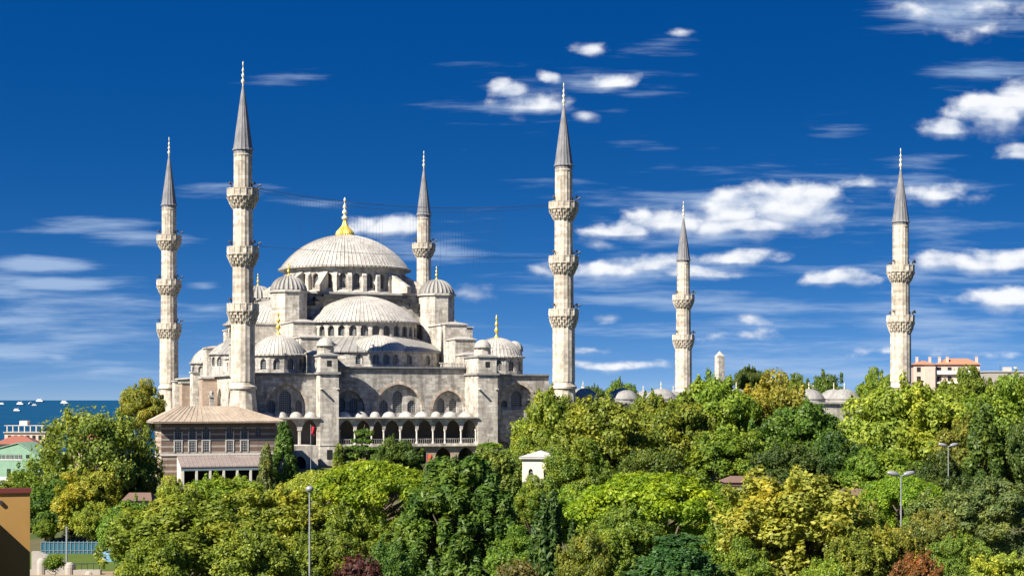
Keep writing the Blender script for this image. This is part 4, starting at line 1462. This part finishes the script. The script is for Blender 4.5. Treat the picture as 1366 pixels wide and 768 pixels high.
    T('broad', 716, 633, 146, 28, 'bright', 'light green bush at the foot of the white kiosk', 2)
    T('broad', 580, 628, 170, 40, 'leafy', 'light green tree between the bright umbrella pine and the large dark fir', 2)
    T('broad', 978, 642, 150, 30, 'mid', 'green tree before the left part of the small columned pink building', 0)
    # ---- front centre
    T('fir', 612, 600, 122, 98, 'dark', 'large dark green fir with upswept shoots in the centre foreground')
    T('fir', 655, 590, 150, 60, 'leafy', 'lighter fir whose sunlit shoots rise behind the large dark fir', 0)
    T('juniper', 734, 634, 108, 44, 'deep', 'dark ragged juniper with several spires in front of the white kiosk')
    T('stone_pine', 500, 616, 150, 92, 'pine', 'bright green umbrella pine left of the large dark fir')
    T('maple', 545, 672, 124, 56, 'mid', 'green tree in the gap between the umbrella pine and the large dark fir', 0)
    T('broad', 455, 665, 126, 54, 'bright', 'light green tree right of the single headed street lamp', 0)
    T('broad', 425, 700, 112, 54, 'mid', 'shaded green tree behind the lower pole of the single headed lamp', 1)
    T('broad', 520, 715, 104, 42, 'dark', 'dark green tree at the bottom edge behind the dark red shrub', 1)
    T('shrub', 478, 747, 98, 34, 'plum', 'dark red leaved shrub at the bottom edge', 0, -1.7)
    T('broad', 690, 700, 118, 44, 'mid', 'green tree between the large dark fir and the juniper', 2)
    T('shrub', 690, 752, 97, 30, 'brown', 'brownish shrub at the bottom edge left of the juniper', 0, -1.2)
    # ---- front left
    T('maple', 250, 650, 112, 122, 'olive', 'biggest olive green tree of the left foreground')
    T('maple', 362, 634, 126, 82, 'gold', 'golden leaved tree left of the single headed lamp', 1)
    T('broad', 300, 629, 160, 64, 'bright', 'bright green tree in front of the pavilion porch', 1)
    T('broad', 235, 634, 156, 36, 'lime', 'yellow green tree at the left foot of the pavilion', 2)
    T('broad', 30, 626, 235, 34, 'mid', 'green tree below the mint green house at the left edge', 0)
    T('maple', 770, 640, 150, 44, 'bright', 'light green tree right of the dark juniper, in front of the white kiosk foot', 0)
    T('maple', 690, 640, 150, 34, 'lime', 'yellow green tree left of the dark juniper', 1)
    T('stone_pine', 430, 628, 165, 60, 'lime', 'lime green tree in front of the pavilion ramp wall', 0)
    T('maple', 345, 690, 104, 72, 'olive', 'olive tree at the bottom edge left of the single headed lamp', 0)
    T('broad', 205, 705, 104, 56, 'mid', 'dull green tree at the bottom edge right of the blue fence', 0)
    # ---- left
    T('ragged', 128, 530, 178, 74, 'leafy', 'tall loose green tree at the left rising against the sea', 0)
    T('ragged', 168, 556, 186, 50, 'mid', 'darker loose tree right of the tall loose tree at the left', 1)
    T('broad', 190, 505, 262, 30, 'lime', 'yellow green tree beside the far left minaret', 2)
    T('maple', 118, 616, 166, 48, 'lime', 'brightest yellow green tree above the blue fence', 1)
    T('broad', 70, 640, 172, 44, 'dark', 'dark green tree between the ochre building and the blue fence', 2)
    T('broad', 175, 600, 180, 44, 'dark', 'dark shaded tree left of the pavilion', 0)
    T('ragged', 62, 600, 210, 46, 'mid', 'thin green tree in front of the mint green house', 1)
    T('broad', 62, 668, 171, 26, 'deep', 'deep green bush behind the left end of the blue fence', 0)
    T('broad', 100, 676, 170, 26, 'deep', 'deep green bush behind the middle of the blue fence', 1)
    T('broad', 140, 668, 170, 28, 'dark', 'deep green bush behind the right end of the blue fence', 2)
    T('maple', 122, 664, 162, 32, 'lime', 'low bright yellow green tree hanging over the blue fence', 0)
    T('broad', 60, 690, 168, 18, 'mid', 'small green bush at the left end of the blue fence', 0)
    T('shrub', 72, 741, 134, 13, 'mid', 'little green shrub before the stone stair wall')
    T('broad', 178, 661, 132, 40, 'mid', 'green tree in front of the brown roofed hut', 1)
    T('broad', 28, 668, 185, 40, 'mid', 'green tree just behind the ochre building', 1)
    # ---- close to the mosque
    T('conifer', 379, 563, 236, 25, 'dark', 'dark cone shaped conifer at the right end of the pavilion')
    T('conifer', 355, 592, 232, 17, 'greypine', 'small pale conifer left of the dark cone conifer at the pavilion')
    T('cedar', 482, 566, 240, 34, 'dark', 'layered cedar before the left arches of the mosque gallery')
    T('broad', 531, 578, 236, 38, 'dark', 'dense round dark tree before the middle of the mosque gallery', 0)
    T('cypress', 691, 562, 240, 9, 'deep', 'thin dark cypress standing before the lower right arch of the mosque')
    T('cedar', 648, 584, 228, 42, 'mid', 'flat layered cedar before the right end of the mosque gallery')
    T('broad', 600, 612, 225, 34, 'mid', 'green tree behind the top of the large dark fir, under the gallery', 1)
    T('conifer', 452, 592, 236, 16, 'mid', 'small conifer at the foot of the left buttress tower of the mosque')
    T('broad', 690, 600, 222, 34, 'mid', 'green tree left of the white kiosk', 2)
    T('broad', 715, 575, 226, 40, 'bright', 'green tree directly behind the white kiosk roof', 1)


build_trees()


# ------------------------------------------------------------------ street lamps, flags
def build_lamps():
    def lamp(px, top, d, label, heads=2):
        p = at(px, top, d)
        z = gz(p.x, p.y)
        root = thing('street_lamp', (p.x, p.y, z), label, 'street lamp', R(12), 'tall street lamps among the trees')
        H = p.z - z
        m = MB(); m.lathe((0, 0), [(.14, 0), (.14, .5), (.075, .6), (.05, H - .25)], 10); m.build('pole', STEEL, root)
        for s in ((-1, 1) if heads == 2 else (0,)):
            if heads == 2:
                a = MB(); a.tube((0, 0, H - .32), (s * .35, 0, H - .12), .06, .05); ao = a.build('arm', STEEL, root)
                h = MB()
                for i in range(8):
                    t0, t1 = i / 8, (i + 1) / 8
                    w = lambda t: .19 * math.sin(PI * min(1, .12 + t * .88)) ** .6 + .02
                    h.tube((s * (.25 + .95 * t0), 0, H - .16 + .2 * t0), (s * (.25 + .95 * t1), 0, H - .16 + .2 * t1), w(t0), w(t1), 10)
                h.build('lamp_head', STEEL, root, smooth=60)
            else:
                h = MB(); h.lathe((0, 0), [(.06, H - .3), (.22, H - .18), (.26, H - .05), (.2, H + .06), (.02, H + .12)], 14); h.build('lamp_head', STEEL, root, smooth=60)
    lamp(1265, 592, 182, 'farther twin headed grey street lamp before the dark conifer at the right')
    lamp(1202, 630, 132, 'nearer twin headed grey street lamp at the right, above the rust red tree')
    lamp(413, 650, 104, 'single headed grey street lamp among the trees at the left of centre', 1)


build_lamps()


def build_flags():
    def flag(px, py, d, w, h, m, label, pole):
        p = at(px, py, d)
        z = gz(p.x, p.y)
        root = thing('flag', (p.x, p.y, z), label, 'flag', 0.3)
        H = p.z - z
        pm = MB(); pm.tube((0, 0, 0), (0, 0, H + .25), .045, n=6); pm.build('flagpole', STEEL, root)
        mb = MB(); n = 8; rows = 6; vs = []
        for t in (0.0, 0.03):
            for j in range(rows + 1):
                for i in range(n + 1):
                    f = i / n
                    vs.append((.06 + w * f * (1 - .35 * j / rows), .14 * math.sin(f * 7 + j * .4) * f + t, H - h * j / rows - .35 * f * f))
        N = (rows + 1) * (n + 1)
        fs = []
        for j in range(rows):
            for i in range(n):
                a = j * (n + 1) + i
                fs.append((a, a + 1, a + n + 2, a + n + 1)); fs.append((N + a + n + 1, N + a + n + 2, N + a + 1, N + a))
        mb.add(vs, fs); mb.build('flag_cloth', m, root, smooth=80)
    flag(414.5, 568, 262, .7, 1.2, REDCLOTH, 'small drooping red flag by the left buttress tower of the mosque', True)
    flag(569, 605, 262, 1.0, 1.9, ORANGECLOTH, 'orange red flag hanging before the lower arches of the mosque', True)


build_flags()


# ------------------------------------------------------------------ small buildings among the trees
def frame_root(name, px, d, label, cat, rz=0.0, group=None, dz=0.0):
    x = (px - 683) / FPX * d
    z = gz(x, d) + dz
    return thing(name, (x, d, z), label, cat, rz, group), x, z


def build_small():
    # white kiosk with low pyramid roof
    d = 196
    root, x, z0 = frame_root('kiosk', 721, d, 'small white stone kiosk with low hipped roof and arched windows behind the juniper', 'kiosk', R(-9))
    zt = CAMZ + (HZ - 611) / FPX * d - z0
    m = MB(); gl = []
    panel(m, (-1.9, -1.9), (1.9, -1.9), 0, zt, [(1.0, .27, 1.2, zt - 1.5, .36), (2.8, .27, 1.2, zt - 1.5, .36)], .25, gl)
    panel(m, (1.9, -1.9), (1.9, 1.9), 0, zt, [(1.0, .27, 1.2, zt - 1.5, .36), (2.8, .27, 1.2, zt - 1.5, .36)], .25, gl)
    panel(m, (1.9, 1.9), (-1.9, 1.9), 0, zt, [], .25)
    panel(m, (-1.9, 1.9), (-1.9, -1.9), 0, zt, [(1.0, .27, 1.2, zt - 1.5, .36), (2.8, .27, 1.2, zt - 1.5, .36)], .25, gl)
    w = m.build('wall', CREAM, root)
    put_windows(gl, w)
    m = MB(); m.box(-2.25, 2.25, -2.25, 2.25, zt + .01, zt + .22); m.hip(-2.3, 2.3, -2.3, 2.3, zt + .23, zt + .95, -.05, .05, -.05, .05)
    m.build('roof', GREYROOF, root)
    # columned pink building
    d = 176
    root, x, z0 = frame_root('columned_building', 1003, d, 'small pink building with white columns half hidden behind the golden maple', 'building')
    zt = CAMZ + (HZ - 643) / FPX * d - z0
    m = MB(); m.box(-2.6, 2.6, .6, 4, 0, zt - .3); m.build('wall', PINK, root)
    for i in range(5):
        m = MB(); m.lathe((-2.3 + i * 1.15, 0), [(.2, 0), (.16, .2), (.15, zt - .6), (.22, zt - .4)], 10); m.build('column', WHITE, root)
    m = MB(); m.box(-2.8, 2.8, -.4, 4.2, zt - .3, zt); m.hip(-3, 3, -.6, 4.4, zt + .01, zt + .6, -2, 2, 1.5, 2.2); m.build('roof', BROWNROOF, root)
    # dark garden shed roof
    d = 172
    root, x, z0 = frame_root('shed', 1140, d, 'low pale hut under a dark roof left of the nearer twin headed lamp', 'shed')
    zt = CAMZ + (HZ - 660) / FPX * d - z0
    m = MB(); m.box(-1.6, 1.6, 0, 2.5, 0, zt - .05); m.build('wall', CONCRETE, root)
    m = MB(); m.hip(-1.9, 1.9, -.3, 2.8, zt, zt + .6, -1, 1, 1.1, 1.4); m.build('roof', BROWNROOF, root)
    m = MB(); m.box(-.5, .4, -.03, .1, 0, zt * .75); m.build('door', DARK, root)
    # brown roofed hut at the left
    d = 150
    root, x, z0 = frame_root('hut', 182, d, 'small brown roofed hut between the left trees below the pavilion', 'hut')
    zt = CAMZ + (HZ - 667) / FPX * d - z0
    m = MB(); m.box(-1.0, 1.2, 0, 2.2, 0, zt); m.build('wall', CONCRETE, root)
    m = MB(); m.hip(-1.3, 1.5, -.4, 2.5, zt + .01, zt + .65, -.9, 1.1, 1.0, 1.2); m.build('roof', BROWNROOF, root)
    m = MB(); m.box(-.3, .4, -.03, .08, .8, 1.7); m.build('window', DARK, root)


build_small()


# ------------------------------------------------------------------ background: obelisk, flats, houses, boats
def build_background():
    # obelisk
    d = 540
    x = (960 - 683) / FPX * d
    z0 = gz(x, d)
    root = thing('obelisk', (x, d, z0), 'pale stone obelisk tip standing behind the trees right of the smaller two balcony minaret', 'obelisk', R(25))
    zt = CAMZ + (HZ - 468) / FPX * d - z0
    m = MB(); m.lathe((0, 0), [(2.1, 2.5), (1.6, zt - 1.6), (.02, zt)], 4, a0=PI / 4, a1=PI / 4 + 2 * PI); m.build('shaft', STONE, root)
    m = MB(); m.box(-2.2, 2.2, -2.2, 2.2, 0, 1.2); m.box(-1.8, 1.8, -1.8, 1.8, 1.2, 2.5); m.build('plinth', STONE, root)
    # flats with red roof
    d = 520
    x = (1262 - 683) / FPX * d; z0 = gz(x, d)
    root = thing('apartment_building', (x, d, z0), 'pink apartment building with red tiled roof and chimneys beside the far right minaret', 'building', R(-8))
    k = d / FPX
    top = CAMZ + (HZ - 486) * k - z0
    m = MB()
    m.box(-10, -3.2, 0, 9, 0, top); m.box(-3.2, 10.5, 1.0, 9, 0, top); m.box(-6.5, -3.4, -1.0, 0, 0, top - .8)
    wl = m.build('wall', PINK, root)
    for r_ in range(3):
        for c in range(6):
            z = top - 2.3 - r_ * 2.9
            xx = -9 + c * 3.2
            m = MB(); m.box(xx, xx + 1.2, (-.06 if xx < -3.4 else .94), 1.05 if xx > -3.4 else .05, z, z + 1.5)
            wo = m.build('window', DARK, wl)
    m = MB(); m.box(-3.0, 10.2, -.1, .98, top - 3.0, top - 2.7); m.box(-3.0, 10.2, -.1, .98, top - 5.9, top - 5.6); m.box(-3, 10.2, -.1, 0, top - 2.7, top - 1.9); m.build('balcony', WHITE, root)
    m = MB(); m.hip(-10.6, -3.0, -.6, 9.4, top + .01, top + 1.3, -7.5, -6.5, 3, 6); m.hip(-3.0, 11, .4, 9.4, top + .02, top + 2.0, 0.5, 7, 4, 5.5)
    ro = m.build('roof', TERRA, root)
    for xx in (-9.2, -5.2, -2.2, .2, 9.2):
        m = MB(); m.box(xx, xx + .8, 1.6, 2.4, top, top + 2.3); m.box(xx - .1, xx + .9, 1.5, 2.5, top + 2.31, top + 2.5); m.build('chimney', PINK, ro)
    # white low building with a dish
    d = 480; k = d / FPX
    x = (1345 - 683) / FPX * d; z0 = gz(x, d)
    root = thing('flat_roofed_building', (x, d, z0), 'pale flat roofed building with a satellite dish at the right edge of the skyline', 'building', 0)
    top = CAMZ + (HZ - 496) * k - z0
    m = MB(); m.box(-6, 12, 0, 9, 0, top); m.build('wall', CONCRETE, root)
    m = MB(); m.box(-6.3, 12.3, -.3, 9.3, top + .01, top + .3); m.box(-.5, 1.6, 2, 4, top + .3, top + 1.5); m.build('roof', GREYROOF, root)
    m = MB(); m.tube((2.6, 1, top + .3), (2.6, 1, top + 1.0), .08); m.lathe((2.6, 1), [(.02, top + .9), (.6, top + 1.1), (.85, top + 1.5)], 14); m.build('satellite_dish', WHITE, root)
    m = MB(); m.tube((-1.5, 3, top + .3), (-1.5, 3, top + 2.2), .06); m.build('antenna', IRON, root)
    # ---- houses at the left, stepping down to the sea
    def house(name, px0, px1, ptop, d, depth, wallm, label, cat='house', rz=0.0, down=8.0):
        k = d / FPX
        w = (px1 - px0) * k
        x = ((px0 + px1) / 2 - 683) * k
        zt = CAMZ + (HZ - ptop) * k
        root = thing(name, (x, d, zt - down), label, cat, rz)
        m = MB(); m.box(-w / 2, w / 2, 0, depth, 0, down); wl = m.build('wall', wallm, root)
        return root, wl, w, down, k
    root, wl, w, h, k = house('terraced_house', 6, 60, 577, 470, 9, PINK, 'pale pink flat roofed house with terrace posts, highest house by the sea')
    m = MB(); m.box(-w / 2 - .3, w / 2 + .3, -.4, 9.2, h + .01, h + .25); m.build('roof', GREYROOF, root)
    for i in range(7):
        xx = -w / 2 + .8 + i * (w - 1.6) / 6
        m = MB(); m.box(xx - .12, xx + .12, -.3, -.06, h + .25, h + 2.0); m.build('post', CREAM, root)
    m = MB(); m.box(-w / 2, w / 2, -.4, 4, h + 2.01, h + 2.12); m.build('pergola', CREAM, root)
    m = MB(); m.box(-1.8, .4, 1, 4, h + 2.13, h + 3.4); m.build('roof_hut', CREAM, root)
    for i in range(6):
        xx = -w / 2 + 1 + i * (w - 2) / 5.5
        m = MB(); m.box(xx, xx + .9, -.06, .1, h - 2.0, h - .7); m.build('window', DARK, wl)
    root, wl, w, h, k = house('red_roofed_house', -6, 48, 592, 430, 10, CREAM, 'cream house with a shallow red tiled roof between the pink and green houses', rz=R(8))
    m = MB(); m.hip(-w / 2 - .5, w / 2 + .5, -.6, 10.5, h + .01, h + 2.0, -w / 2 + 3.5, w / 2 - 3.5, 4, 6); m.build('roof', RED_TILE, root)
    for i in range(5):
        xx = -w / 2 + 1 + i * (w - 2) / 4.5
        m = MB(); m.box(xx, xx + .8, -.06, .1, h - 2.1, h - .8); m.build('window', DARK, wl)
    # mint green gabled house: the gable end faces the camera
    d = 350; k = d / FPX
    x = (8 - 683) * k; zt = CAMZ + (HZ - 606) * k
    root = thing('green_house', (x, d, zt - 9), 'mint green plastered house with a low gable and a row of windows', 'house', R(-6))
    hw = 47 * k
    m = MB()
    m.add([(-hw, 0, 0), (hw, 0, 0), (hw, 0, 9 - 16 * k * .2), (hw * .35, 0, 9 + 15 * k), (-hw, 0, 9 - 2 * k), (-hw, 9, 0), (hw, 9, 0), (hw, 9, 9 - 16 * k * .2), (hw * .35, 9, 9 + 15 * k), (-hw, 9, 9 - 2 * k)],
          [(0, 1, 2, 3, 4), (9, 8, 7, 6, 5), (0, 5, 6, 1), (1, 6, 7, 2), (2, 7, 8, 3), (3, 8, 9, 4), (4, 9, 5, 0)])
    wl = m.build('wall', GREEN_PL, root)
    m = MB()
    a, b, c = Vector((-hw - .4, 0, 9 - 2 * k)), Vector((hw * .35, 0, 9 + 15 * k)), Vector((hw + .4, 0, 9 - 16 * k * .2))
    for p, q in ((a, b), (b, c)):
        m.add([(p.x, -.25, p.z + .02), (q.x, -.25, q.z + .02), (q.x, 9.3, q.z + .02), (p.x, 9.3, p.z + .02), (p.x, -.25, p.z + .2), (q.x, -.25, q.z + .2), (q.x, 9.3, q.z + .2), (p.x, 9.3, p.z + .2)],
              [(3, 2, 1, 0), (4, 5, 6, 7), (0, 1, 5, 4), (1, 2, 6, 5), (2, 3, 7, 6), (3, 0, 4, 7)])
    m.build('roof', GREEN_PL, root)
    for i in range(6):
        xx = -1.9 + i * .95
        m = MB(); m.box(xx, xx + .7, -.07, .1, 8.0, 9.0); wo = m.build('window', GLASS, wl)
        f = MB(); f.box(xx - .1, xx + .8, -.12, -.02, 7.85, 8.0); f.build('sill', WHITE, wo)
    for xx, zz in ((4.4, 8.3), (.2, 4.4), (3.3, 4.4), (-2.5, 4.4)):
        m = MB(); m.box(xx, xx + .8, -.07, .1, zz, zz + (1.6 if zz < 5 else .7)); m.build('window', DARK, wl)
    # pale sheet roof of a lower house
    d = 300; k = d / FPX
    x = (8 - 683) * k; zt = CAMZ + (HZ - 640) * k
    root = thing('white_roofed_house', (x, d, zt - 7), 'house with a pale sheet roof just above the ochre building', 'house', R(-12))
    m = MB(); m.box(-5, 5, 0, 7, 0, 6); m.build('wall', CREAM, root)
    m = MB(); m.hip(-5.5, 5.8, -.6, 7.5, 6.01, 7.4, -3.5, 2.0, 3, 4); m.build('roof', WHITE, root)
    m = MB(); m.box(-1, .2, -.06, .1, 3.5, 5); m.build('window', DARK, root)
    # house glimpsed through the tall left tree
    root, wl, w, h, k = house('pink_house', 92, 132, 585, 400, 8, PINK, 'pink house glimpsed through the tall loose tree at the left')
    m = MB(); m.hip(-w / 2 - .4, w / 2 + .4, -.5, 8.5, h + .01, h + 1.5, -w / 2 + 2.5, w / 2 - 2.5, 3.5, 5); m.build('roof', TERRA, root)
    for i in range(3):
        m = MB(); m.box(-w / 2 + 1 + i * 2.2, -w / 2 + 1.9 + i * 2.2, -.06, .1, h - 2.4, h - 1); m.build('window', DARK, wl)


build_background()


def build_boats():
    def boat(px, py, L, label, sail=False, rz=0.2):
        d = (CAMZ + 39) / ((py - HZ) / FPX)
        x = (px - 683) / FPX * d
        root = thing('ship', (x, d, -39), label, 'ship', rz, 'white ships out on the sea')
        w = L * .09
        m = MB()
        pl = [(-.5 * L, -w), (.32 * L, -w), (.5 * L, 0), (.32 * L, w), (-.5 * L, w)]
        pb = [(p[0] * .94, p[1] * .75) for p in pl]
        n = 5
        m.add([(a, b, -1) for a, b in pb] + [(a, b, L * .08) for a, b in pl], [tuple(reversed(range(n))), tuple(range(n, 2 * n))] + [(i, (i + 1) % n, n + (i + 1) % n, n + i) for i in range(n)])
        m.build('hull', HULL, root)
        m = MB(); m.box(-.44 * L, .28 * L, -w * .8, w * .8, L * .08 + .01, L * .19); m.box(-.36 * L, .12 * L, -w * .65, w * .65, L * .19 + .01, L * .28); m.box(-.15 * L, .05 * L, -w * .5, w * .5, L * .28 + .01, L * .35)
        m.build('cabin', SHIPWHITE, root)
        m = MB(); m.tube((.12 * L, 0, L * .19), (.12 * L, 0, L * .5), L * .009); m.build('mast', SHIPWHITE, root)
        m = MB(); m.lathe((-.24 * L, 0), [(w * .35, L * .28), (w * .3, L * .4)], 10); m.build('funnel', SHIPWHITE, root)
    boat(23, 548.6, 36, 'nearest white ship on the sea, alone lower than the others')
    boat(27.5, 540, 85, 'bigger bright white ship above and right of the nearest ship')
    boat(3, 539.5, 60, 'white ship cut by the left edge of the picture')
    boat(41, 539, 66, 'small pale ship in the middle of the row of ships', rz=1.0)
    boat(46.5, 541.5, 52, 'small pale ship lowest beside the middle of the row', rz=.5)
    boat(53.5, 536.2, 190, 'large white ship standing on the horizon')
    boat(86.5, 538.6, 112, 'white ship farthest right, beside the top of the loose tree')


SHIPWHITE = simple('bright_white_ship_paint', (0.85, 0.84, 0.82), 0.5, var=.05)
build_boats()


# ------------------------------------------------------------------ near left: ochre building, stair wall, fence
def build_near_left():
    d = 76.0
    k = d / FPX
    xr = (40 - 683) * k
    zt = CAMZ + (HZ - 657) * k
    zb = gz(xr, d)
    root = thing('ochre_building', (xr, d, zb), 'ochre plastered building end with a dark red coping at the lower left edge', 'building', R(17))
    h = zt - zb
    m = MB()
    m.box(-9, 0, 0, .35, 0, h)
    m.box(-9, -.01, .36, 6, 0, h - 2.2)
    m.box(-6, -1.75, -12, -.01, 0, h - 1.0)      # unseen wing added out of frame so its roof edge shades the end wall
    m.build('wall', OCHRE, root)
    m = MB(); m.box(-9.1, .06, -.1, .42, h + .01, h + .22)
    m.build('coping', COPING, root)
    m = MB(); m.tube((-1.28, -.12, h - .42), (-1.28, .06, h - .42), .1, n=10); m.build('vent_pipe', IRON, root)
    # stone stair wall with rounded piers
    d = 140.0; k = d / FPX
    x = (75 - 683) * k
    z0 = gz(x, d)
    root = thing('stair_wall', (x, d, z0), 'pale stone stair wall with stout rounded piers at the lower left', 'wall')
    L0, L1 = (42 - 75) * k, (140 - 75) * k
    zz = lambda py: CAMZ + (HZ - py) * k - z0
    m = MB()
    m.add([(L0, 0, -1), (1.2, 0, -1), (1.2, 0, zz(752)), (L0 + .6, 0, zz(735)), (L0, 0, zz(735)), (L0, .5, -1), (1.2, .5, -1), (1.2, .5, zz(752)), (L0 + .6, .5, zz(735)), (L0, .5, zz(735))],
          [(0, 1, 2, 3, 4), (9, 8, 7, 6, 5), (0, 5, 6, 1), (1, 6, 7, 2), (2, 7, 8, 3), (3, 8, 9, 4), (4, 9, 5, 0)])
    m.box(L0, L1, -1.6, -1.1, -1, zz(757))
    m.build('wall', CONCRETE, root)
    for px_, tp in ((62, 741), (99, 747), (125, 757)):
        xx = (px_ - 75) * k
        m = MB(); m.lathe((xx, -1.35), [(.42, -1), (.42, zz(tp + 7)), (.36, zz(tp + 3)), (.2, zz(tp + .5)), (.02, zz(tp))], 14); m.build('pier', CONCRETE, root)
    m = MB()
    for i in range(10): m.tube((L0 + 1.6 + i * .5, -1.35, zz(757)), (L0 + 1.6 + i * .5, -1.35, zz(757) + .5), .025, n=5)
    m.tube((L0 + 1.4, -1.35, zz(757) + .5), (L1, -1.35, zz(757) + .5), .035, n=5)
    m.build('handrail', IRON, root)
    # blue fence
    d = 158.0; k = d / FPX
    x = (100 - 683) * k; z0 = gz(x, d)
    root = thing('fence', (x, d, z0), 'blue green panel fence behind the lawn at the lower left', 'fence')
    zt = CAMZ + (HZ - 722) * k - z0
    zlo = CAMZ + (HZ - 741) * k - z0
    X0, X1 = (55 - 100) * k, (134 - 100) * k
    m = MB(); m.box(X0, X1, 0, .06, zlo, zt); m.build('panel', BLUEP, root)
    n = 14
    for i in range(n + 1):
        xx = X0 + (X1 - X0) * i / n
        m = MB(); m.box(xx - .04, xx + .04, -.06, -.005, 0, zt + .08); m.build('post', BLUEGREY, root)
    m = MB(); m.box(X0, X1, -.05, -.002, zlo + .5, zlo + .56); m.box(X0, X1, -.05, -.002, zt - .1, zt - .04); m.build('rail', BLUEGREY, root)
    # pale blue cabin end
    d = 150.0; k = d / FPX
    x = (139 - 683) * k; z0 = gz(x, d)
    root = thing('portable_cabin', (x, d, z0), 'pale blue portable cabin peeping out right of the fence at the lower left', 'cabin')
    zt = CAMZ + (HZ - 718) * k - z0; zb2 = CAMZ + (HZ - 752) * k - z0
    m = MB(); m.box(-.35, 1.2, 0, 2.2, max(.02, zb2), zt); m.build('wall', BLUEW, root)
    m = MB(); m.box(-.42, -.355, -.05, .15, max(.02, zb2), zt); m.box(-.45, 1.3, -.1, 2.3, zt + .01, zt + .1); m.build('frame', HULL, root)
    # thin pale post
    d = 146.0; k = d / FPX
    x = (89 - 683) * k; z0 = gz(x, d)
    zt = CAMZ + (HZ - 704) * k - z0
    root = thing('post', (x, d, z0), 'thin pale metal post in front of the blue fence', 'post')
    m = MB(); m.tube((0, 0, 0), (0, 0, zt), .09, n=10); m.build('pole', STEEL, root)
    m = MB(); m.lathe((0, 0), [(.12, zt), (.12, zt + .08), (.02, zt + .14)], 10); m.build('cap', STEEL, root)


build_near_left()


def build_lawn():
    """sunny strip of mown grass and a path in front of the fence"""
    xs = np.linspace(-48, -33, 16); ys = np.linspace(141.5, 157.5, 14)
    mb = MB(); n = len(xs)
    mb.add([(x, y, gz(x, y) + .03) for y in ys for x in xs], [(j * n + i, j * n + i + 1, (j + 1) * n + i + 1, (j + 1) * n + i) for j in range(len(ys) - 1) for i in range(n - 1)])
    tag(mb.build('lawn', simple('mown_grass', (0.08, 0.115, 0.022), .95, .1, var=.35)), kind='structure')
    xs = np.linspace(-48, -33, 12); ys = np.linspace(136, 141.2, 5)
    mb = MB(); n = len(xs)
    mb.add([(x, y, gz(x, y) + .05) for y in ys for x in xs], [(j * n + i, j * n + i + 1, (j + 1) * n + i + 1, (j + 1) * n + i) for j in range(len(ys) - 1) for i in range(n - 1)])
    tag(mb.build('path', simple('sandy_path', (0.28, 0.21, 0.13), .95, .1)), kind='structure')


build_lawn()
